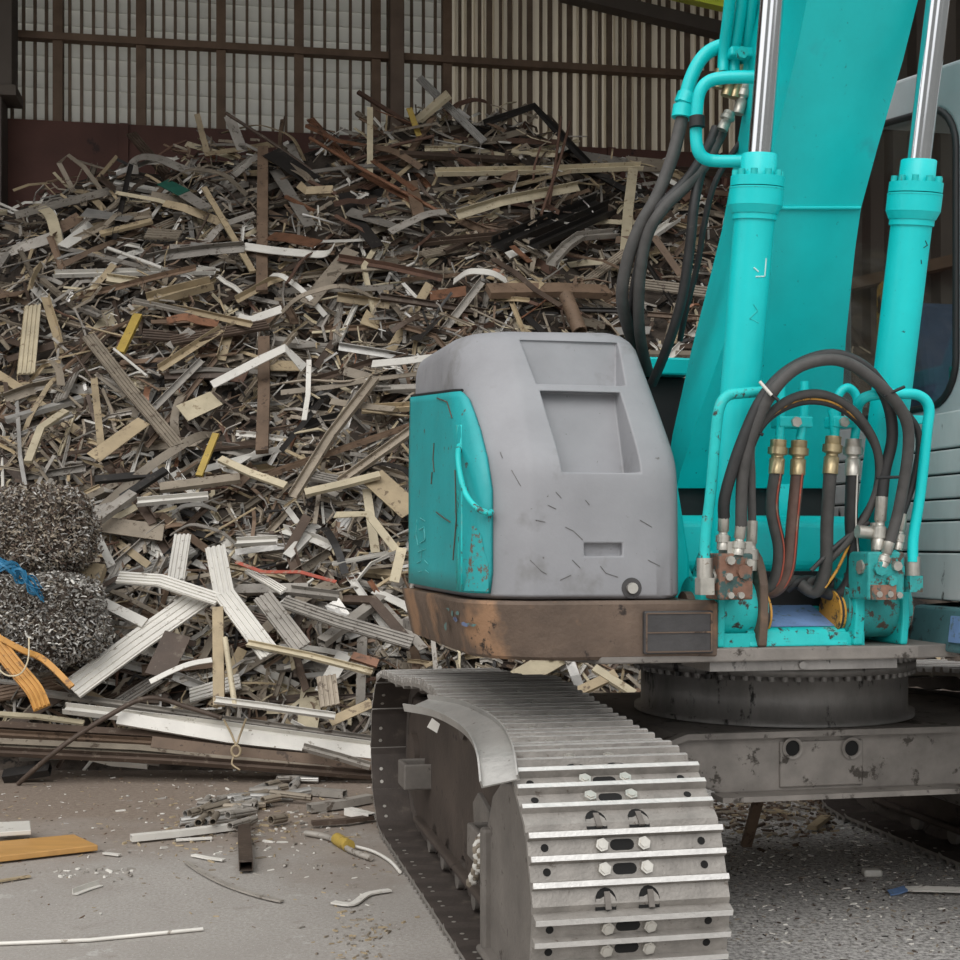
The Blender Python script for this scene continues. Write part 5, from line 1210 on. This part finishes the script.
fl_piece('flat_bar','thin pale strip lying in front of the orange board','bar',[(-8,882),(30,876)],'strip',6,'tan')
fl_piece('flat_bar','short white angle strip lying in front of the orange-brown board','bar',[(75,893),(88,888),(101,884)],'angle',7,'white')
fl_piece('flat_bar','small bright sliver beside the corner of the orange board','bar',[(104,853),(120,855)],'strip',5,'white')
mb = MB(); q = [floor_at(-12, 866, 0), floor_at(98, 853, 0), floor_at(74, 842, 0), floor_at(-12, 850, 0)]
mb.hexa([p+V((0,0,.012)) for p in q]+[p+V((0,0,.042)) for p in q], 'wood_board'); o = bevel(mb.build('wooden_board', recenter=True), .004); tag(o, 'orange-brown veneered board lying flat on the concrete', 'board')
mb = MB(); q = [floor_at(-12, 849, 0), floor_at(31, 846, 0), floor_at(30, 836, 0), floor_at(-12, 838, 0)]
mb.hexa([p+V((0,0,.06)) for p in q]+[p+V((0,0,.085)) for p in q], 'white'); tag(bevel(mb.build('white_board', recenter=True), .004), 'small white board lying behind the orange-brown board', 'board')
# cable with a yellow sleeve
root = empty('electric_cable', floor_at(340, 845, 0)); tag(root, 'grey cable with a yellow connector lying beside the track pads', 'cable')
o0 = root.location.copy()
mb = MB(); mb.tube([p-o0 for p in smooth_path([floor_at(306,833,.02),floor_at(330,838,.02),floor_at(350,850,.02),floor_at(371,858,.02)], 6)], .016, 'grey', 8); mb.build('cable_sheath', root)
mb = MB(); mb.tube([p-o0 for p in [floor_at(337,839,.03),floor_at(349,846,.03)]], .034, 'yellow', 12); mb.build('connector', root)
mb = MB(); mb.tube([p-o0 for p in smooth_path([floor_at(349,845,.02),floor_at(372,851,.015),floor_at(390,861,.015),floor_at(400,872,.015)], 6)], .009, 'white', 6); mb.build('cable_core', root)
# heap of short cut tubes
rr = random.Random(21); k = 0
for i in range(52):
    t = i/51; px = 200+t*100+rr.uniform(-9, 9); py = 814-t*32+rr.uniform(-9, 12)
    if px > 240 and rr.random() < .4: py = 812+rr.uniform(-6, 12); px = 195+rr.uniform(0, 95)
    a = rr.gauss(.75, .5); l_ = rr.uniform(.06, .14); c = floor_at(px, py, .03+.03*rr.random()*(i % 3))
    dv = V((math.cos(a), math.sin(a)*1.2, rr.uniform(-.08,.08))).normalized(); pale = i % 3 == 0
    o = piece('cut_tube', [c-dv*l_, c+dv*l_], 'pipe', rr.uniform(.036, .058), 'silver' if pale else ('grey' if i % 2 else 'taupe'), V((0,0,1)))
    tag(o, 'short bright silver cut tube in the little heap of tubes on the concrete' if pale else ('short dull grey cut tube in the little heap of tubes on the concrete' if i % 2 else 'short taupe cut tube in the little heap of tubes on the concrete'), 'cut tube', 'cut tubes heaped on the concrete, ' + ('pale' if pale else 'grey' if i % 2 else 'taupe'))
# crumbs and grit
mb = MB(); rr = random.Random(31)
def chip(px, py, s_, col):
    c = floor_at(px, py, s_*.35); a = rr.uniform(0, 6.3); u = V((math.cos(a), math.sin(a), rr.uniform(-.2,.2))); v = V((-u.y, u.x, rr.uniform(-.1,.2))); w_ = V((0,0,1)); l_ = s_*rr.uniform(.6,2.2)
    mb.hexa([c-u*l_-v*s_*.5-w_*s_*.3, c+u*l_-v*s_*.4-w_*s_*.3, c+u*l_*.8+v*s_*.5-w_*s_*.3, c-u*l_+v*s_*.3-w_*s_*.3, c-u*l_*.9-v*s_*.4+w_*s_*.3, c+u*l_-v*s_*.3+w_*s_*.2, c+u*l_*.7+v*s_*.4+w_*s_*.3, c-u*l_*.8+v*s_*.2+w_*s_*.3], col)
for k in range(800):
    px = rr.uniform(-20, 400); py = 768+abs(rr.gauss(0, 60))
    if py < 985: chip(px, py, rr.uniform(.003, .009), rr.choice(['grey','taupe','tan','white','taupe','brown']))
for k in range(400): chip(200+rr.gauss(40, 50), 822+rr.gauss(0, 18), rr.uniform(.006, .016), rr.choice(['grey','taupe','tan','white']))
for k in range(34): chip(rr.uniform(55, 135), 873+rr.gauss(0, 3), rr.uniform(.006, .016), rr.choice(['white','grey']))
for k in range(120): chip(360+rr.gauss(0, 22), 935+rr.gauss(0, 14), rr.uniform(.004, .012), rr.choice(['grey','taupe','tan']))
for k in range(2200):
    px = rr.uniform(712, 985); py = 796+abs(rr.gauss(0, 80))
    if py < 985: chip(px, py, rr.uniform(.003, .009), rr.choice(['grey','grey','taupe','white','white','silver','dark brown','black']))
for k in range(420): chip(rr.uniform(715, 835), 800+abs(rr.gauss(0, 16)), rr.uniform(.008, .024), rr.choice(['taupe','tan','brown','grey','dark brown']))
tag(mb.build('metal_crumbs'), 'fine metal crumbs and chips scattered over the concrete floor', 'crumbs', kind='stuff')
mb = MB(); mb.box((-.045,-.03,0),(.045,.03,.035), 'white'); o = bevel(mb.build('white_lump'), .012, 3); o.location = floor_at(872, 876, 0); tag(o, 'small white lump alone on the dark gritty floor', 'lump')
root = empty('tape_strip', floor_at(925, 890, 0)); tag(root, 'pale strip with a violet tip lying on the dark gritty floor', 'strip'); o0 = root.location.copy()
mb = MB(); mb.sweep(prof('strip', .035), [p-o0 for p in smooth_path([floor_at(905,889,.02),floor_at(930,889,.03),floor_at(990,891,.02)], 5)], (0,-.4,1), 'white'); mb.build('strip_body', root)
mb = MB(); mb.sweep(prof('strip', .04), [p-o0 for p in smooth_path([floor_at(889,893,.012),floor_at(898,891,.02),floor_at(907,888,.022)], 5)], (0,-.3,1), 'blue_faded_paint'); mb.build('strip_tip', root)
mb = MB(); mb.sweep(prof('bar', .055), [floor_at(746,846,.01), P(762,786,6.75)], (.3,-1,0), 'brown'); tag(mb.build('steel_prop', recenter=True), 'dark steel bar leaning under the carbody beside the track', 'bar')
fl_piece('wood_stick','tan stub lying on the grit under the carbody','stick',[(812,828),(826,817)],'bar',9,'tan',h=.03)
# ---- loose things on the track
mb = MB(); pts = smooth_path([V(p) for p in ((-.13,1.14,.985),(-.05,.96,.985),(-.005,.74,.972),(.005,.52,.955),(-.005,.34,.915),(-.02,.22,.845))], 6)
pts = [M2W(*p) for p in pts]
w_ = .062; mb.sweep([(-w_,-.002),(w_,-.002),(w_,.028),(w_-.006,.028),(w_-.006,.004),(-w_+.006,.004),(-w_+.006,.022),(-w_,.022)], [p+V((-.03,0,0)) for p in pts], (-.25,-.15,1), 'silver'); tag(mb.build('bent_channel', recenter=True), 'bent grey metal channel resting along the edge of the track', 'channel')
mb = MB(); q = [M2W(*L(px, py, 1.7)) for px, py in ((427,727),(437,733),(440,724),(432,718))]; mb.prism(q, (.0,-.004,.0), 'white'); tag(mb.build('paper_tag', recenter=True), 'small white paper tag hanging under the bent channel', 'tag')
mb = MB(); rr = random.Random(4)
pr_ = [M2W(*L(px, py, b_)) for px, py, b_ in ((494,829,.98),(482,838,.99),(478,848,.97),(479,860,.97),(476,872,.98),(471,884,1.0))]
for ph in (0, math.pi):
    sp_ = smooth_path(pr_, 8); mb.tube([p+V((math.cos(i*.9+ph), 0, math.sin(i*.9+ph)*.4))*.012 for i, p in enumerate(sp_)], .012, 'white' if ph else 'taupe', 6)
tag(mb.build('twisted_rope', recenter=True), 'twisted pale rope tied on the track frame bracket', 'rope')
